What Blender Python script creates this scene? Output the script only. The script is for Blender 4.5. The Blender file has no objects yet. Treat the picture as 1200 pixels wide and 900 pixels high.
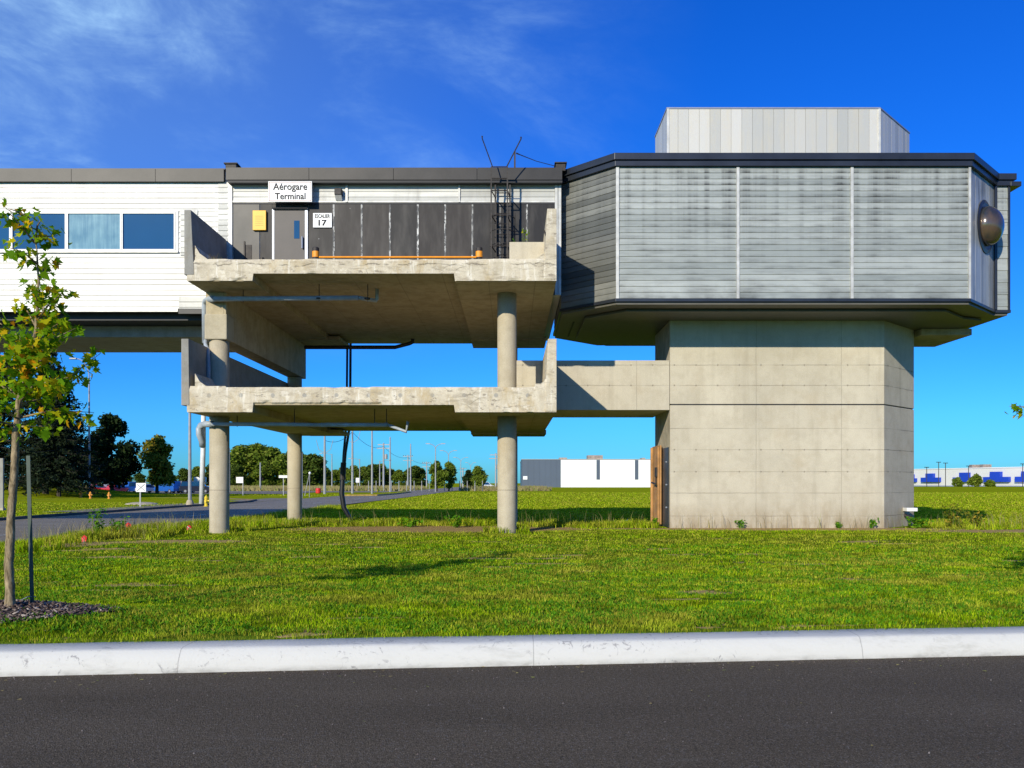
import bpy, math, random
import numpy as np
from mathutils import Vector, Matrix, noise
R = math.radians
random.seed(7); rng = np.random.default_rng(7)
sc = bpy.context.scene
COL = sc.collection
E = 1.65                                  # eye height (m)
def at(px, py, D):                        # a point of the place from its sight line and its distance
    return Vector(((px-600)*D/1000.0, D, E+(566-py)*D/1000.0))
def X_(px, D): return (px-600)*D/1000.0
def Z_(py, D): return E+(566-py)*D/1000.0
# ------------------------------------------------------------------ node helper
class NT:
    def __init__(s, name):
        s.m = bpy.data.materials.new(name); s.m.use_nodes = True
        s.t = s.m.node_tree; s.t.nodes.clear()
        s.out = s.t.nodes.new('ShaderNodeOutputMaterial')
    def n(s, typ, ins=None, **kw):
        nd = s.t.nodes.new(typ)
        for k, v in kw.items(): setattr(nd, k, v)
        if ins:
            for k, v in ins.items():
                sock = nd.inputs[k]
                if isinstance(v, bpy.types.NodeSocket): s.t.links.new(v, sock)
                else: sock.default_value = v
        return nd
    def math(s, op, a, b=0.0, c=None, clamp=False):
        d = {0: a, 1: b}
        if c is not None: d[2] = c
        return s.n('ShaderNodeMath', d, operation=op, use_clamp=clamp).outputs[0]
    def obj(s): return s.n('ShaderNodeTexCoord').outputs['Object']
    def pos(s): return s.n('ShaderNodeNewGeometry').outputs['Position']
    def mapping(s, vec, scale=(1,1,1), loc=(0,0,0), rot=(0,0,0)):
        return s.n('ShaderNodeMapping', {'Vector': vec, 'Scale': scale, 'Location': loc, 'Rotation': rot}).outputs[0]
    def noise(s, vec, scale=5, detail=4, rough=.55, dist=0):
        return s.n('ShaderNodeTexNoise', {'Vector': vec, 'Scale': scale, 'Detail': detail, 'Roughness': rough, 'Distortion': dist}).outputs[0]
    def ramp(s, fac, stops):
        nd = s.n('ShaderNodeValToRGB', {'Fac': fac}); cr = nd.color_ramp
        while len(cr.elements) < len(stops): cr.elements.new(.5)
        for e, (p, c) in zip(cr.elements, stops):
            e.position = p
            e.color = (c, c, c, 1) if isinstance(c, (int, float)) else (*c, 1)
        return nd.outputs[0]
    def mix(s, fac, a, b, mode='MIX'):
        nd = s.n('ShaderNodeMix', data_type='RGBA', blend_type=mode)
        for i, v in ((0, fac), (6, a), (7, b)):
            if isinstance(v, bpy.types.NodeSocket): s.t.links.new(v, nd.inputs[i])
            elif i == 0: nd.inputs[0].default_value = v
            else: nd.inputs[i].default_value = (*v, 1) if isinstance(v, tuple) else (v, v, v, 1)
        return nd.outputs[2]
    def island(s): return s.n('ShaderNodeNewGeometry').outputs['Random Per Island']
    def bump(s, h, strength=.3, dist=.01, normal=None):
        d = {'Height': h, 'Strength': strength, 'Distance': dist}
        if normal: d['Normal'] = normal
        return s.n('ShaderNodeBump', d).outputs[0]
    def pbsdf(s, col, rough=.6, metal=0.0, normal=None, spec=.5, extra=None):
        d = {'Base Color': col if isinstance(col, bpy.types.NodeSocket) else (*col, 1), 'Roughness': rough, 'Metallic': metal, 'Specular IOR Level': spec}
        if normal: d['Normal'] = normal
        if extra: d.update(extra)
        b = s.n('ShaderNodeBsdfPrincipled', d).outputs[0]
        s.t.links.new(b, s.out.inputs[0]); return s.m
def grey(v): return (v, v, v)
# ------------------------------------------------------------------ materials
def m_plain(name, col, rough=.55, metal=0.0, var=.12, scale=6, bump=.15, spec=.5):
    t = NT(name); v = t.obj()
    n = t.noise(v, scale, 5, .6)
    f = t.ramp(n, [(.3, 1-var*1.6), (.7, 1+var*.3)])
    c = t.mix(1.0, col, f, 'MULTIPLY')
    return t.pbsdf(c, rough, metal, t.bump(t.noise(v, scale*12, 3), bump, .004), spec)
def m_concrete(name, col=(.43,.40,.33), rows=None, xs=None, holes=False, stain=.5, form=0.0, cracks=False):
    t = NT(name); v = t.pos()
    big = t.noise(v, .45, 5, .6, .4)
    mid = t.noise(v, 2.6, 6, .65, .3)
    fine = t.noise(v, 38, 4, .7)
    c = t.mix(t.ramp(big, [(.3, 0.0), (.72, 1.0)]), tuple(x*.86 for x in col), tuple(x*1.10 for x in col))
    c = t.mix(t.ramp(mid, [(.38, .55*stain), (.55, 0.0)]), c, tuple(x*y for x, y in zip(col, (.62, .58, .52))))
    streak = t.noise(t.mapping(v, (3.4, 3.4, .28)), 1.4, 5, .6)
    c = t.mix(t.ramp(streak, [(.52, 0.0), (.74, .55*stain)]), c, tuple(x*y for x, y in zip(col, (.60, .57, .50))))
    ochre = t.noise(t.mapping(v, (1.1, 1.1, 1.0), (7, 3, 5)), 1.1, 4, .6)
    c = t.mix(t.ramp(ochre, [(.56, 0.0), (.74, .45*stain)]), c, (.36, .25, .12))
    c = t.mix(.5, c, t.mix(1.0, c, t.ramp(fine, [(.3, .72), (.7, 1.15)]), 'MULTIPLY'))
    pits = t.n('ShaderNodeTexVoronoi', {'Vector': v, 'Scale': 9.0}).outputs['Distance']
    pit = t.ramp(pits, [(.035, 1.0), (.07, 0.0)])
    c = t.mix(t.math('MULTIPLY', pit, .4), c, (.12, .11, .10))
    h = t.math('ADD', t.math('MULTIPLY', fine, .4), t.math('MULTIPLY', mid, .8))
    sep = t.n('ShaderNodeSeparateXYZ', {0: v})
    line = None
    def addl(a):
        nonlocal line
        line = a if line is None else t.math('MAXIMUM', line, a)
    wob = t.math('MULTIPLY', t.math('SUBTRACT', t.noise(v, 3, 2), .5), .03)
    if rows:
        for zr in rows:
            d = t.math('ABSOLUTE', t.math('SUBTRACT', t.math('ADD', sep.outputs[2], wob), zr))
            addl(t.math('MULTIPLY', t.math('SUBTRACT', 1.0, t.math('MULTIPLY', d, 70.0), clamp=True), t.ramp(t.noise(t.mapping(v, (1, 1, 1), (zr*9, 0, 0)), .9, 2), [(.35, .25), (.6, 1.0)])))
    if xs:
        for xr in xs:
            d = t.math('ABSOLUTE', t.math('SUBTRACT', t.math('ADD', sep.outputs[0], wob), xr))
            addl(t.math('SUBTRACT', .7, t.math('MULTIPLY', d, 60.0), clamp=True))
    if form:
        for ax in (0, 1):
            fr = t.math('FRACT', t.math('DIVIDE', sep.outputs[ax], form if ax == 0 else form*1.6))
            d = t.math('MULTIPLY', t.math('ABSOLUTE', t.math('SUBTRACT', fr, .5)), form)
            addl(t.math('SUBTRACT', .8, t.math('MULTIPLY', d, 60.0), clamp=True))
    if holes:
        for zr in (4.62, 5.24, 2.66, 1.99):
            fx = t.math('MULTIPLY', t.math('SUBTRACT', t.math('FRACT', t.math('DIVIDE', sep.outputs[0], .66)), .5), .66)
            dz = t.math('SUBTRACT', sep.outputs[2], zr)
            d = t.math('SQRT', t.math('ADD', t.math('MULTIPLY', fx, fx), t.math('MULTIPLY', dz, dz)))
            addl(t.math('SUBTRACT', 1.6, t.math('MULTIPLY', d, 45.0), clamp=True))
    if cracks:
        vd = t.n('ShaderNodeTexVoronoi', {'Vector': t.mapping(t.mix(.12, v, t.n('ShaderNodeTexNoise', {'Vector': v, 'Scale': 2.2, 'Detail': 5}).outputs['Color']), (1.0, 1.0, 2.6)), 'Scale': 1.5}, feature='DISTANCE_TO_EDGE').outputs['Distance']
        cr = t.math('MULTIPLY', t.ramp(vd, [(.004, .8), (.014, 0.0)]), t.ramp(t.noise(v, 1.3, 3), [(.54, 0.0), (.62, .9)]))
        addl(cr)
        sp = t.ramp(t.noise(t.mapping(v, (1, 1, 2.2)), 3.2, 5, .7), [(.60, 0.0), (.64, 1.0)])
        fx = t.math('MULTIPLY', t.math('SUBTRACT', t.math('FRACT', t.math('DIVIDE', t.math('ADD', sep.outputs[0], wob), .83)), .5), .83)
        dz = t.math('SUBTRACT', sep.outputs[2], t.math('ADD', 3.93, wob)); dd_ = t.math('SQRT', t.math('ADD', t.math('MULTIPLY', fx, fx), t.math('MULTIPLY', dz, dz)))
        c = t.mix(t.math('MULTIPLY', t.math('SUBTRACT', 1.0, t.math('MULTIPLY', t.math('SUBTRACT', dd_, .045), 50.0), clamp=True), .65), c, (.24,.24,.23))
        oc = t.ramp(t.noise(t.mapping(v, (1.0, 1, .55), (5, 2, 2)), 1.7, 5, .65), [(.52, 0.0), (.66, .7)]); c = t.mix(oc, c, (.42,.31,.15))
        wr_ = t.ramp(t.noise(t.mapping(v, (5, 5, .5), (1, 2, 2)), 1.7, 5, .65), [(.56, 0.0), (.66, .6)]); c = t.mix(wr_, c, (.78,.74,.64))
        mz = t.math('ABSOLUTE', t.math('SUBTRACT', sep.outputs[2], t.math('ADD', 7.33, t.math('MULTIPLY', t.math('SUBTRACT', t.noise(v, 1.1, 5, .7), .5), .35))))
        addl(t.math('MULTIPLY', t.math('SUBTRACT', 1.0, t.math('MULTIPLY', mz, 42.0), clamp=True), t.ramp(t.noise(v, 1.9, 2), [(.45, 0.0), (.55, 1.3)])))
        h = t.math('SUBTRACT', h, sp); c = t.mix(t.math('MULTIPLY', sp, .75), c, (.22,.18,.14))
        sk = t.noise(t.mapping(v, (1.2, 1, 4), (2, 9, 1)), 2.0, 6, .72); c = t.mix(t.ramp(sk, [(.52, 0.0), (.62, .55)]), c, (.30,.25,.18))
        br = t.ramp(t.noise(t.mapping(v, (1, 1, 1.6), (3, 1, 8)), 2.4, 5, .7), [(.6, 0.0), (.66, .6)])
        c = t.mix(br, c, (.74, .68, .56))
    if holes:
        ft = t.n('ShaderNodeMapRange', {'Value': sep.outputs[2], 'From Min': .3, 'From Max': 1.1, 'To Min': .9, 'To Max': 0.0}).outputs[0]
        c = t.mix(t.math('MULTIPLY', ft, t.ramp(t.noise(t.mapping(v, (2.5, 2.5, .8)), 1.2, 5, .7), [(.36, .15), (.58, .95)])), c, (.26,.20,.12))
        rs = t.ramp(t.noise(t.mapping(v, (2.2, 2.2, .14), (9, 4, 3)), 1.3, 5, .6), [(.55, 0.0), (.7, .38)]); c = t.mix(rs, c, (.33,.29,.22))
    if line is not None:
        c = t.mix(t.math('MULTIPLY', line, .62), c, (.13, .105, .08))
        h = t.math('SUBTRACT', h, t.math('MULTIPLY', line, 1.5))
    return t.pbsdf(c, .9, 0, t.bump(h, .45, .012), .25)
def m_siding(name, base, hi, dirt, dirt_sheen_amt, top_z=10.5, metal=.0, rough=.5, vertical=False, var=.18, lap=0):
    t = NT(name); v = t.pos()
    r = t.island()
    c = t.mix(r, tuple(x*(1-var) for x in base), hi)
    s1 = t.noise(t.mapping(v, (2.6, 2.6, .45)), 1.0, 7, .66, .3)             # runs down the boards
    s2 = t.noise(t.mapping(v, (.7, .7, 9.0) if not vertical else (6, 6, .5)), 1.0, 5, .6)
    s3 = t.noise(v, .8, 4, .6)
    sep = t.n('ShaderNodeSeparateXYZ', {0: v}).outputs[2]
    topf = t.n('ShaderNodeMapRange', {'Value': sep, 'From Min': top_z-2.0, 'From Max': top_z, 'To Min': .55, 'To Max': 1.0}).outputs[0]
    if lap:
        fr = t.math('FRACT', t.math('DIVIDE', t.math('SUBTRACT', top_z, sep), lap))
        lapf = t.math('ADD', .22, t.math('MULTIPLY', t.math('POWER', fr, 1.8), .95))
        col_ = t.noise(t.mapping(v, (3.2, 3.2, .10)), 1.0, 6, .6, .1)
        br = t.noise(t.mapping(v, (1.6, 1.6, 5.5)), 1.0, 4, .6)
        d = t.math('MULTIPLY', t.ramp(col_, [(.44, .06), (.66, 1.0)]), t.n('ShaderNodeMapRange', {'Value': sep, 'From Min': top_z-2.9, 'From Max': top_z, 'To Min': .10, 'To Max': 1.0}).outputs[0])
        d = t.math('ADD', d, t.math('MULTIPLY', t.ramp(br, [(.46, 0.0), (.70, 1.0)]), .45))
        low = t.n('ShaderNodeMapRange', {'Value': sep, 'From Min': 6.75, 'From Max': 7.5, 'To Min': .45, 'To Max': 0.0}).outputs[0]
        d = t.math('ADD', t.math('MULTIPLY', d, lapf), t.math('MULTIPLY', low, t.ramp(s3, [(.45, 0.0), (.6, 1.0)])))
    else: d = t.math('MULTIPLY', t.math('MULTIPLY', t.ramp(s1, [(.45, 0.0), (.66, 1.0)]), topf), t.ramp(s3, [(.42, .08), (.60, 1.0)]))
    d = t.math('ADD', d, t.math('MULTIPLY', t.ramp(s2, [(.47, 0.0), (.72, 1.0)]), .22 if lap else .5), clamp=True)
    c = t.mix(t.math('MULTIPLY', d, dirt_sheen_amt), c, dirt)
    fine = t.noise(v, 60, 3)
    return t.pbsdf(c, t.ramp(fine, [(.3, rough-.08), (.7, rough+.1)]), metal, t.bump(t.noise(t.mapping(v, (.6, .6, 3)), 2, 3), .12, .02))
M = {}
M['conc'] = m_concrete('weathered concrete', (.46,.385,.25), form=1.22, stain=.95)
M['conc_slab'] = m_concrete('spalled slab edge', (.62,.55,.42), cracks=True, stain=.75)
M['conc_tower'] = m_concrete('board marked tower concrete', (.54,.485,.375), rows=(5.24,4.62,3.31,2.66,1.99,1.34,.64), xs=(7.44,10.04,4.815,3.80), holes=True, stain=.42)
M['conc_col'] = m_concrete('column concrete', (.46,.40,.285), rows=(1.45,), stain=.5)
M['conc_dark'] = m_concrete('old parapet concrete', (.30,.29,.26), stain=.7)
M['white_siding'] = m_siding('white painted siding', (.74,.72,.66), (.86,.84,.79), (.42,.36,.27), .5)
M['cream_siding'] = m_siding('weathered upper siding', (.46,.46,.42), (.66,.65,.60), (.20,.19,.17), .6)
M['grey_siding'] = m_siding('grey aluminium siding', (.31,.335,.31), (.41,.43,.395), (.05,.05,.044), .95, metal=.15, rough=.45, var=.07, top_z=10.53, lap=.168)
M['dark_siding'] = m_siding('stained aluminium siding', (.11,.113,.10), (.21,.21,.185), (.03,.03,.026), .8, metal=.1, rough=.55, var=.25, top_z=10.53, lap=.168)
M['side_siding'] = m_siding('upright aluminium siding', (.34,.34,.33), (.46,.46,.44), (.08,.08,.075), .8, metal=.2, rough=.4, vertical=True)
M['roof_siding'] = m_siding('upright roof cladding', (.50,.49,.43), (.64,.61,.53), (.66,.56,.36), .45, top_z=14, metal=.2, rough=.4, vertical=True, var=.08)  # yellow patches paint a warm metal sheen here, passed as the dirt colour
M['trim'] = m_plain('pale metal trim', (.60,.59,.55), .5, .2, .2, 4)
M['fascia'] = m_plain('dark brown metal fascia', (.028,.025,.023), .5, .15, .35, 1.2)
M['fascia2'] = m_plain('dark blue grey fascia', (.035,.04,.05), .35, .3, .25, 1.2)
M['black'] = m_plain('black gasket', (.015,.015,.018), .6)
M['soffit'] = m_siding('brown soffit boards', (.10,.09,.07), (.13,.12,.095), (.05,.045,.035), .6, vertical=True)
def m_panel():
    t = NT('dark wall panels'); v = t.pos(); r = t.island()
    c = t.mix(r, (.014,.014,.015), (.030,.025,.023))
    n = t.noise(t.mapping(v, (2, 2, .5)), 1.5, 5, .6)
    c = t.mix(t.ramp(n, [(.45, 0.0), (.8, .5)]), c, (.12,.11,.10))
    sp = t.n('ShaderNodeTexVoronoi', {'Vector': v, 'Scale': 2.6}).outputs['Distance']
    c = t.mix(t.ramp(sp, [(.02, .8), (.04, 0.0)]), c, (.5,.5,.48))
    return t.pbsdf(c, .5, 0, t.bump(n, .1, .02), .25)
M['panel'] = m_panel()
def m_peel():
    t = NT('peeling white joint'); v = t.pos()
    n = t.noise(t.mapping(v, (14, 14, 5)), 1.2, 4, .7)
    n2 = t.noise(t.mapping(v, (.8, .8, .4)), 1.2, 2)
    f = t.math('MULTIPLY', t.ramp(n, [(.48, 0.0), (.54, 1.0)]), t.ramp(n2, [(.38, .25), (.6, 1.0)]))
    return t.pbsdf(t.mix(f, (.09,.09,.09), (.62,.61,.58)), .7)
M['peel'] = m_peel()
def m_glass():
    t = NT('blue tinted window glass'); v = t.pos()
    c = t.mix(t.noise(v, .6, 2), (.008,.045,.12), (.015,.075,.17))
    return t.pbsdf(c, .05, 0, t.bump(t.noise(v, .7, 2), .02, .05), .8)
M['glass'] = m_glass()
def m_curtain():
    t = NT('window with pale blind behind'); v = t.pos()
    st = t.noise(t.mapping(v, (9, 1, .5)), 1.5, 4, .6); st2 = t.noise(v, 1.6, 3)
    f = t.math('MULTIPLY', t.ramp(st, [(.3, .35), (.7, 1.0)]), t.ramp(st2, [(.35, .5), (.6, 1.0)]))
    c = t.mix(f, (.03,.12,.2), (.24,.40,.43))
    return t.pbsdf(c, .08, 0, None, .7)
M['curtain'] = m_curtain()
M['white_metal'] = m_plain('white painted metal', (.78,.77,.74), .4, 0, .08, 5)
M['silver'] = m_plain('brushed silver', (.34,.36,.41), .4, .4, .1, 5)
M['galv'] = m_plain('galvanised steel', (.36,.36,.36), .5, .2, .15, 3)
M['door'] = m_plain('dull brown grey door', (.055,.044,.040), .5, .0, .15, 2)
M['yellow'] = m_plain('yellow enamel', (.82,.46,.01), .45, 0, .08, 4)
M['orange'] = m_plain('orange reflective', (.85,.30,.01), .5, 0, .1, 8)
M['pipe'] = m_plain('grey white pipe', (.36,.40,.44), .45, 0, .18, 5)
M['pipe_w'] = m_plain('white pipe', (.78,.78,.78), .4, 0, .12, 5)
M['cable'] = m_plain('black rubber cable', (.012,.013,.016), .45)
M['rust'] = m_plain('dark rusty steel', (.045,.038,.034), .6, .3, .4, 9)
M['sign_white'] = m_plain('white sign face', (.80,.80,.78), .5, 0, .05, 3)
M['ink'] = m_plain('dark sign lettering', (.018,.012,.012), .6)
M['ink_red'] = m_plain('sign border red brown', (.30,.10,.07), .6)
M['wood_door'] = m_plain('orange plywood', (.50,.26,.09), .65, 0, .3, 2.5)
M['dark_metal'] = m_plain('dark grey metal door', (.05,.055,.06), .4, .3, .3, 6)
M['green_post'] = m_plain('green steel stake', (.035,.06,.045), .55, .1, .2, 9)
M['red'] = m_plain('red marker', (.62,.02,.015), .5)
M['hyd_yellow'] = m_plain('hydrant yellow', (.75,.55,.02), .4)
M['hyd_orange'] = m_plain('hydrant orange', (.75,.30,.03), .5)
M['rubber'] = m_plain('tyre rubber', (.02,.02,.02), .8)
M['wh_dark'] = m_plain('slate blue cladding', (.075,.10,.14), .5, 0, .06, .1)
M['wh_white'] = m_plain('white cladding', (.80,.80,.80), .5, 0, .04, .05)
M['wh_cream'] = m_plain('cream cladding', (.66,.64,.60), .6, 0, .06, .05)
M['wh_blue'] = m_plain('blue dock surround', (.01,.05,.45), .5)
M['unit'] = m_plain('roof unit', (.35,.28,.22), .6, .1, .3, .8)
def m_dome():
    t = NT('smoky acrylic dome'); v = t.pos()
    c = t.mix(t.ramp(t.noise(t.mapping(v, (1, 1, .5)), 2.2, 3), [(.4, 0.0), (.65, 1.0)]), (.05,.055,.065), (.16,.11,.07))  # brown patches paint a warm reflection into the dome colour
    return t.pbsdf(c, .16, .45, None, .8)
M['dome'] = m_dome()
def m_asphalt(name, a, b, rough=.8, specks=True, patch=.5):
    t = NT(name); v = t.pos()
    big = t.noise(t.mapping(v, (.5, 1.4, 1)), .5, 5, .6); gr = t.noise(v, 90, 3, .8)
    vo = t.n('ShaderNodeTexVoronoi', {'Vector': v, 'Scale': 110.0}); cell = vo.outputs['Color']
    sepc = t.n('ShaderNodeSeparateColor', {0: cell}).outputs[0]
    c = t.mix(t.ramp(big, [(.3, 0.0), (.7, 1.0)]), a, b)
    c = t.mix(1.0, c, t.ramp(gr, [(.3, .25), (.5, .9), (.72, 2.4)]), 'MULTIPLY')
    g2 = t.noise(v, 32, 3, .7); c = t.mix(1.0, c, t.ramp(g2, [(.3, .6), (.7, 1.4)]), 'MULTIPLY')
    c = t.mix(t.ramp(sepc, [(.90, 0.0), (.97, .35)]), c, (.22,.22,.22))
    if specks:
        v2 = t.n('ShaderNodeTexVoronoi', {'Vector': v, 'Scale': 5.0}).outputs['Distance']
        c = t.mix(t.ramp(v2, [(.018, .8), (.03, 0.0)]), c, (.5,.48,.42))
        dust = t.noise(t.mapping(v, (1.2, 5, 1)), 1.1, 6, .7, .6)
        c = t.mix(t.ramp(dust, [(.60, 0.0), (.8, .35)]), c, (.2,.19,.17))
    h = t.math('ADD', gr, t.math('MULTIPLY', vo.outputs['Distance'], .6))
    return t.pbsdf(c, rough, 0, t.bump(h, .9, .008), .08)
M['asphalt'] = m_asphalt('fresh dark asphalt', (.078,.062,.043), (.112,.090,.063), .9)
M['road'] = m_asphalt('older grey asphalt', (.20,.175,.14), (.26,.23,.185), .85, False)
M['paint'] = m_plain('worn road paint', (.55,.55,.50), .7, 0, .4, 2)
M['paint_y'] = m_plain('worn yellow paint', (.55,.38,.08), .7, 0, .4, 2)
def m_kerb():
    t = NT('worn white kerb'); v = t.pos()
    n = t.noise(t.mapping(v, (1, 1, 3)), 3.0, 6, .72, .3); n2 = t.noise(v, .6, 3); f = t.noise(v, 45, 4, .7)
    c = t.mix(t.math('MULTIPLY', t.ramp(n, [(.50, 0.0), (.70, .7)]), t.ramp(n2, [(.42, .15), (.62, .85)])), (.57,.56,.51), (.36,.35,.30))
    n3 = t.noise(t.mapping(v, (1.0, 1.0, .9), (4, 1, 2)), 9.0, 6, .75, 1.2)
    c = t.mix(t.math('MULTIPLY', t.ramp(n3, [(.57, 0.0), (.62, 1.0)]), t.ramp(t.noise(t.mapping(v, (1, 1, 5)), 1.1, 3), [(.47, 0.0), (.58, .85)])), c, (.27,.26,.25))
    sep = t.n('ShaderNodeSeparateXYZ', {0: v})
    lowd = t.n('ShaderNodeMapRange', {'Value': sep.outputs[2], 'From Min': .0, 'From Max': .05, 'To Min': .5, 'To Max': 0.0}).outputs[0]
    c = t.mix(t.math('MULTIPLY', lowd, t.ramp(n, [(.4, .2), (.6, 1.0)])), c, (.15,.14,.12))
    for xj in (.20, 3.3, -2.9):
        d = t.math('ABSOLUTE', t.math('SUBTRACT', t.math('ADD', sep.outputs[0], t.math('MULTIPLY', f, .01)), xj))
        c = t.mix(t.math('SUBTRACT', .6, t.math('MULTIPLY', d, 90.0), clamp=True), c, (.15,.14,.13))
    return t.pbsdf(c, .8, 0, t.bump(t.math('ADD', f, n), .5, .006), .3)
M['kerb'] = m_kerb()
M['kerb_old'] = m_plain('old brown kerb', (.16,.12,.085), .9, 0, .3, 2)
def m_ground():
    t = NT('lawn and field'); v = t.pos(); sep = t.n('ShaderNodeSeparateXYZ', {0: v})
    big = t.noise(v, .13, 5, .6); mid = t.noise(t.mapping(v, (1, 1, 1)), 1.3, 5, .65); fine = t.noise(v, 22, 4, .7)
    far = t.n('ShaderNodeMapRange', {'Value': sep.outputs[1], 'From Min': 22.0, 'From Max': 34.0}).outputs[0]
    c = t.mix(t.ramp(mid, [(.3, 0.0), (.7, 1.0)]), (.055,.115,.008), (.12,.165,.012))
    cf = t.mix(t.ramp(big, [(.3, 0.0), (.7, 1.0)]), (.25,.29,.006), (.33,.36,.010))
    # mown swaths
    w = t.n('ShaderNodeTexWave', {'Vector': t.mapping(v, (1, .16, 1)), 'Scale': .16, 'Distortion': 2.2, 'Detail': 3.0, 'Detail Scale': .6}).outputs['Fac']
    cf = t.mix(t.ramp(w, [(.35, 0.0), (.75, .55)]), cf, (.20,.26,.006))
    sw = t.noise(t.mapping(v, (.55, .07, 1)), 1.0, 5, .65)
    cf = t.mix(t.ramp(sw, [(.5, 0.0), (.7, .6)]), cf, (.20,.22,.03))
    c = t.mix(far, c, cf)
    c = t.mix(.6, c, t.mix(1.0, c, t.ramp(fine, [(.3, .45), (.7, 1.4)]), 'MULTIPLY'))
    dirt = t.n('ShaderNodeAttribute', attribute_name='dirt').outputs['Fac']
    d = t.math('GREATER_THAN', t.math('ADD', dirt, t.math('MULTIPLY', t.math('SUBTRACT', t.noise(v, 5, 5, .7), .5), .9)), .5)
    c = t.mix(t.math('MULTIPLY', d, .85), c, t.mix(fine, (.30,.19,.085), (.58,.40,.20)))
    return t.pbsdf(c, .95, 0, t.bump(t.math('ADD', fine, mid), .9, .04), .0)
M['ground'] = m_ground()
def m_leaf(name, cols, trans=.35, rough=.6, spec=.05):
    t = NT(name); r = t.island()
    c = t.ramp(r, cols)
    c = t.mix(.5, c, t.mix(1.0, c, t.ramp(t.noise(t.pos(), .9, 3), [(.3, .6), (.7, 1.3)]), 'MULTIPLY'))
    d = t.n('ShaderNodeBsdfPrincipled', {'Base Color': c, 'Roughness': rough, 'Specular IOR Level': spec}).outputs[0]
    tr = t.n('ShaderNodeBsdfTranslucent', {'Color': c}).outputs[0]
    mx = t.n('ShaderNodeMixShader', {0: trans, 1: d, 2: tr}).outputs[0]
    t.t.links.new(mx, t.out.inputs[0]); return t.m
def m_grass():
    t = NT('grass blades'); r_ = t.island(); v = t.pos()
    c = t.ramp(r_, [(0, (.045,.11,.002)), (.35, (.20,.35,.004)), (.8, (.38,.50,.008)), (.95, (.44,.40,.03)), (1, (.55,.42,.10))])
    y = t.noise(t.mapping(v, (.35, .9, 1)), 1.0, 5, .65)
    c = t.mix(t.ramp(y, [(.42, 0.0), (.64, .8)]), c, t.mix(r_, (.20,.18,.012), (.52,.46,.07)))
    b = t.noise(t.mapping(v, (1, 1, 1)), 2.6, 4, .6)
    c = t.mix(1.0, c, t.ramp(b, [(.32, .45), (.6, 1.3)]), 'MULTIPLY')
    d = t.n('ShaderNodeBsdfPrincipled', {'Base Color': c, 'Roughness': .7, 'Specular IOR Level': .0}).outputs[0]
    tr = t.n('ShaderNodeBsdfTranslucent', {'Color': c}).outputs[0]
    mx = t.n('ShaderNodeMixShader', {0: .25, 1: d, 2: tr}).outputs[0]
    t.t.links.new(mx, t.out.inputs[0]); return t.m
M['grass'] = m_grass()
M['grass_old'] = m_leaf('grass blades', [(0, (.06,.15,.006)), (.45, (.12,.25,.010)), (.8, (.20,.32,.016)), (.95, (.32,.32,.05)), (1, (.42,.34,.14))], .3)
M['drygrass'] = m_leaf('dry seed stalks', [(0, (.20,.17,.07)), (.5, (.38,.30,.14)), (1, (.20,.25,.05))], .3)
M['weed'] = m_leaf('leafy weed', [(0, (.04,.14,.006)), (.6, (.10,.28,.010)), (1, (.22,.38,.02))], .3)
M['maple'] = m_leaf('young maple leaves', [(0, (.09,.22,.006)), (.45, (.19,.36,.008)), (.66, (.33,.46,.010)), (.84, (.62,.54,.012)), (.94, (.80,.48,.010)), (1, (.70,.28,.01))], .5)
M['leaf_dark'] = m_leaf('dark tree leaves', [(0, (.012,.024,.008)), (.7, (.022,.042,.012)), (1, (.045,.065,.015))], .15)
M['leaf_mid'] = m_leaf('green tree leaves', [(0, (.08,.13,.014)), (.7, (.15,.21,.02)), (1, (.24,.27,.04))], .25)
M['leaf_belt'] = m_leaf('deep green belt leaves', [(0, (.045,.08,.012)), (.7, (.085,.13,.018)), (1, (.14,.17,.03))], .25)
M['leaf_autumn'] = m_leaf('turning tree leaves', [(0, (.08,.12,.012)), (.6, (.18,.19,.02)), (1, (.40,.27,.03))], .25)
M['needle'] = m_leaf('spruce needles', [(0, (.010,.018,.009)), (.7, (.017,.028,.013)), (1, (.035,.045,.018))], .05)
def m_bark(name, a, b, s=1):
    t = NT(name); v = t.obj()
    n = t.noise(t.mapping(v, (14*s, 14*s, 3.5*s)), 1.6, 6, .7, .4)
    c = t.mix(t.ramp(n, [(.35, 0.0), (.65, 1.0)]), a, b)
    return t.pbsdf(c, .9, 0, t.bump(n, .8, .015), .2)
M['bark'] = m_bark('young maple bark', (.07,.05,.025), (.40,.31,.18), 1.3)
M['bark_dark'] = m_bark('dark bark', (.03,.025,.02), (.09,.075,.06), .4)
def m_mulch():
    t = NT('wood mulch chips'); r = t.island()
    c = t.ramp(r, [(0, (.04,.028,.025)), (.5, (.12,.08,.065)), (.85, (.22,.17,.14)), (1, (.42,.36,.30))])
    return t.pbsdf(c, .9, 0, None, .2)
M['mulch'] = m_mulch()
def paint_mat(n, c): M[n] = NT('car paint '+n).pbsdf(c, .25, .2, None, .6, {'Coat Weight': .6})
for n, c in dict(car_blue=(.02,.12,.45), car_red=(.55,.02,.02), car_dark=(.02,.025,.05), car_white=(.75,.75,.75), car_silver=(.35,.36,.38)).items(): paint_mat(n, c)
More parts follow.
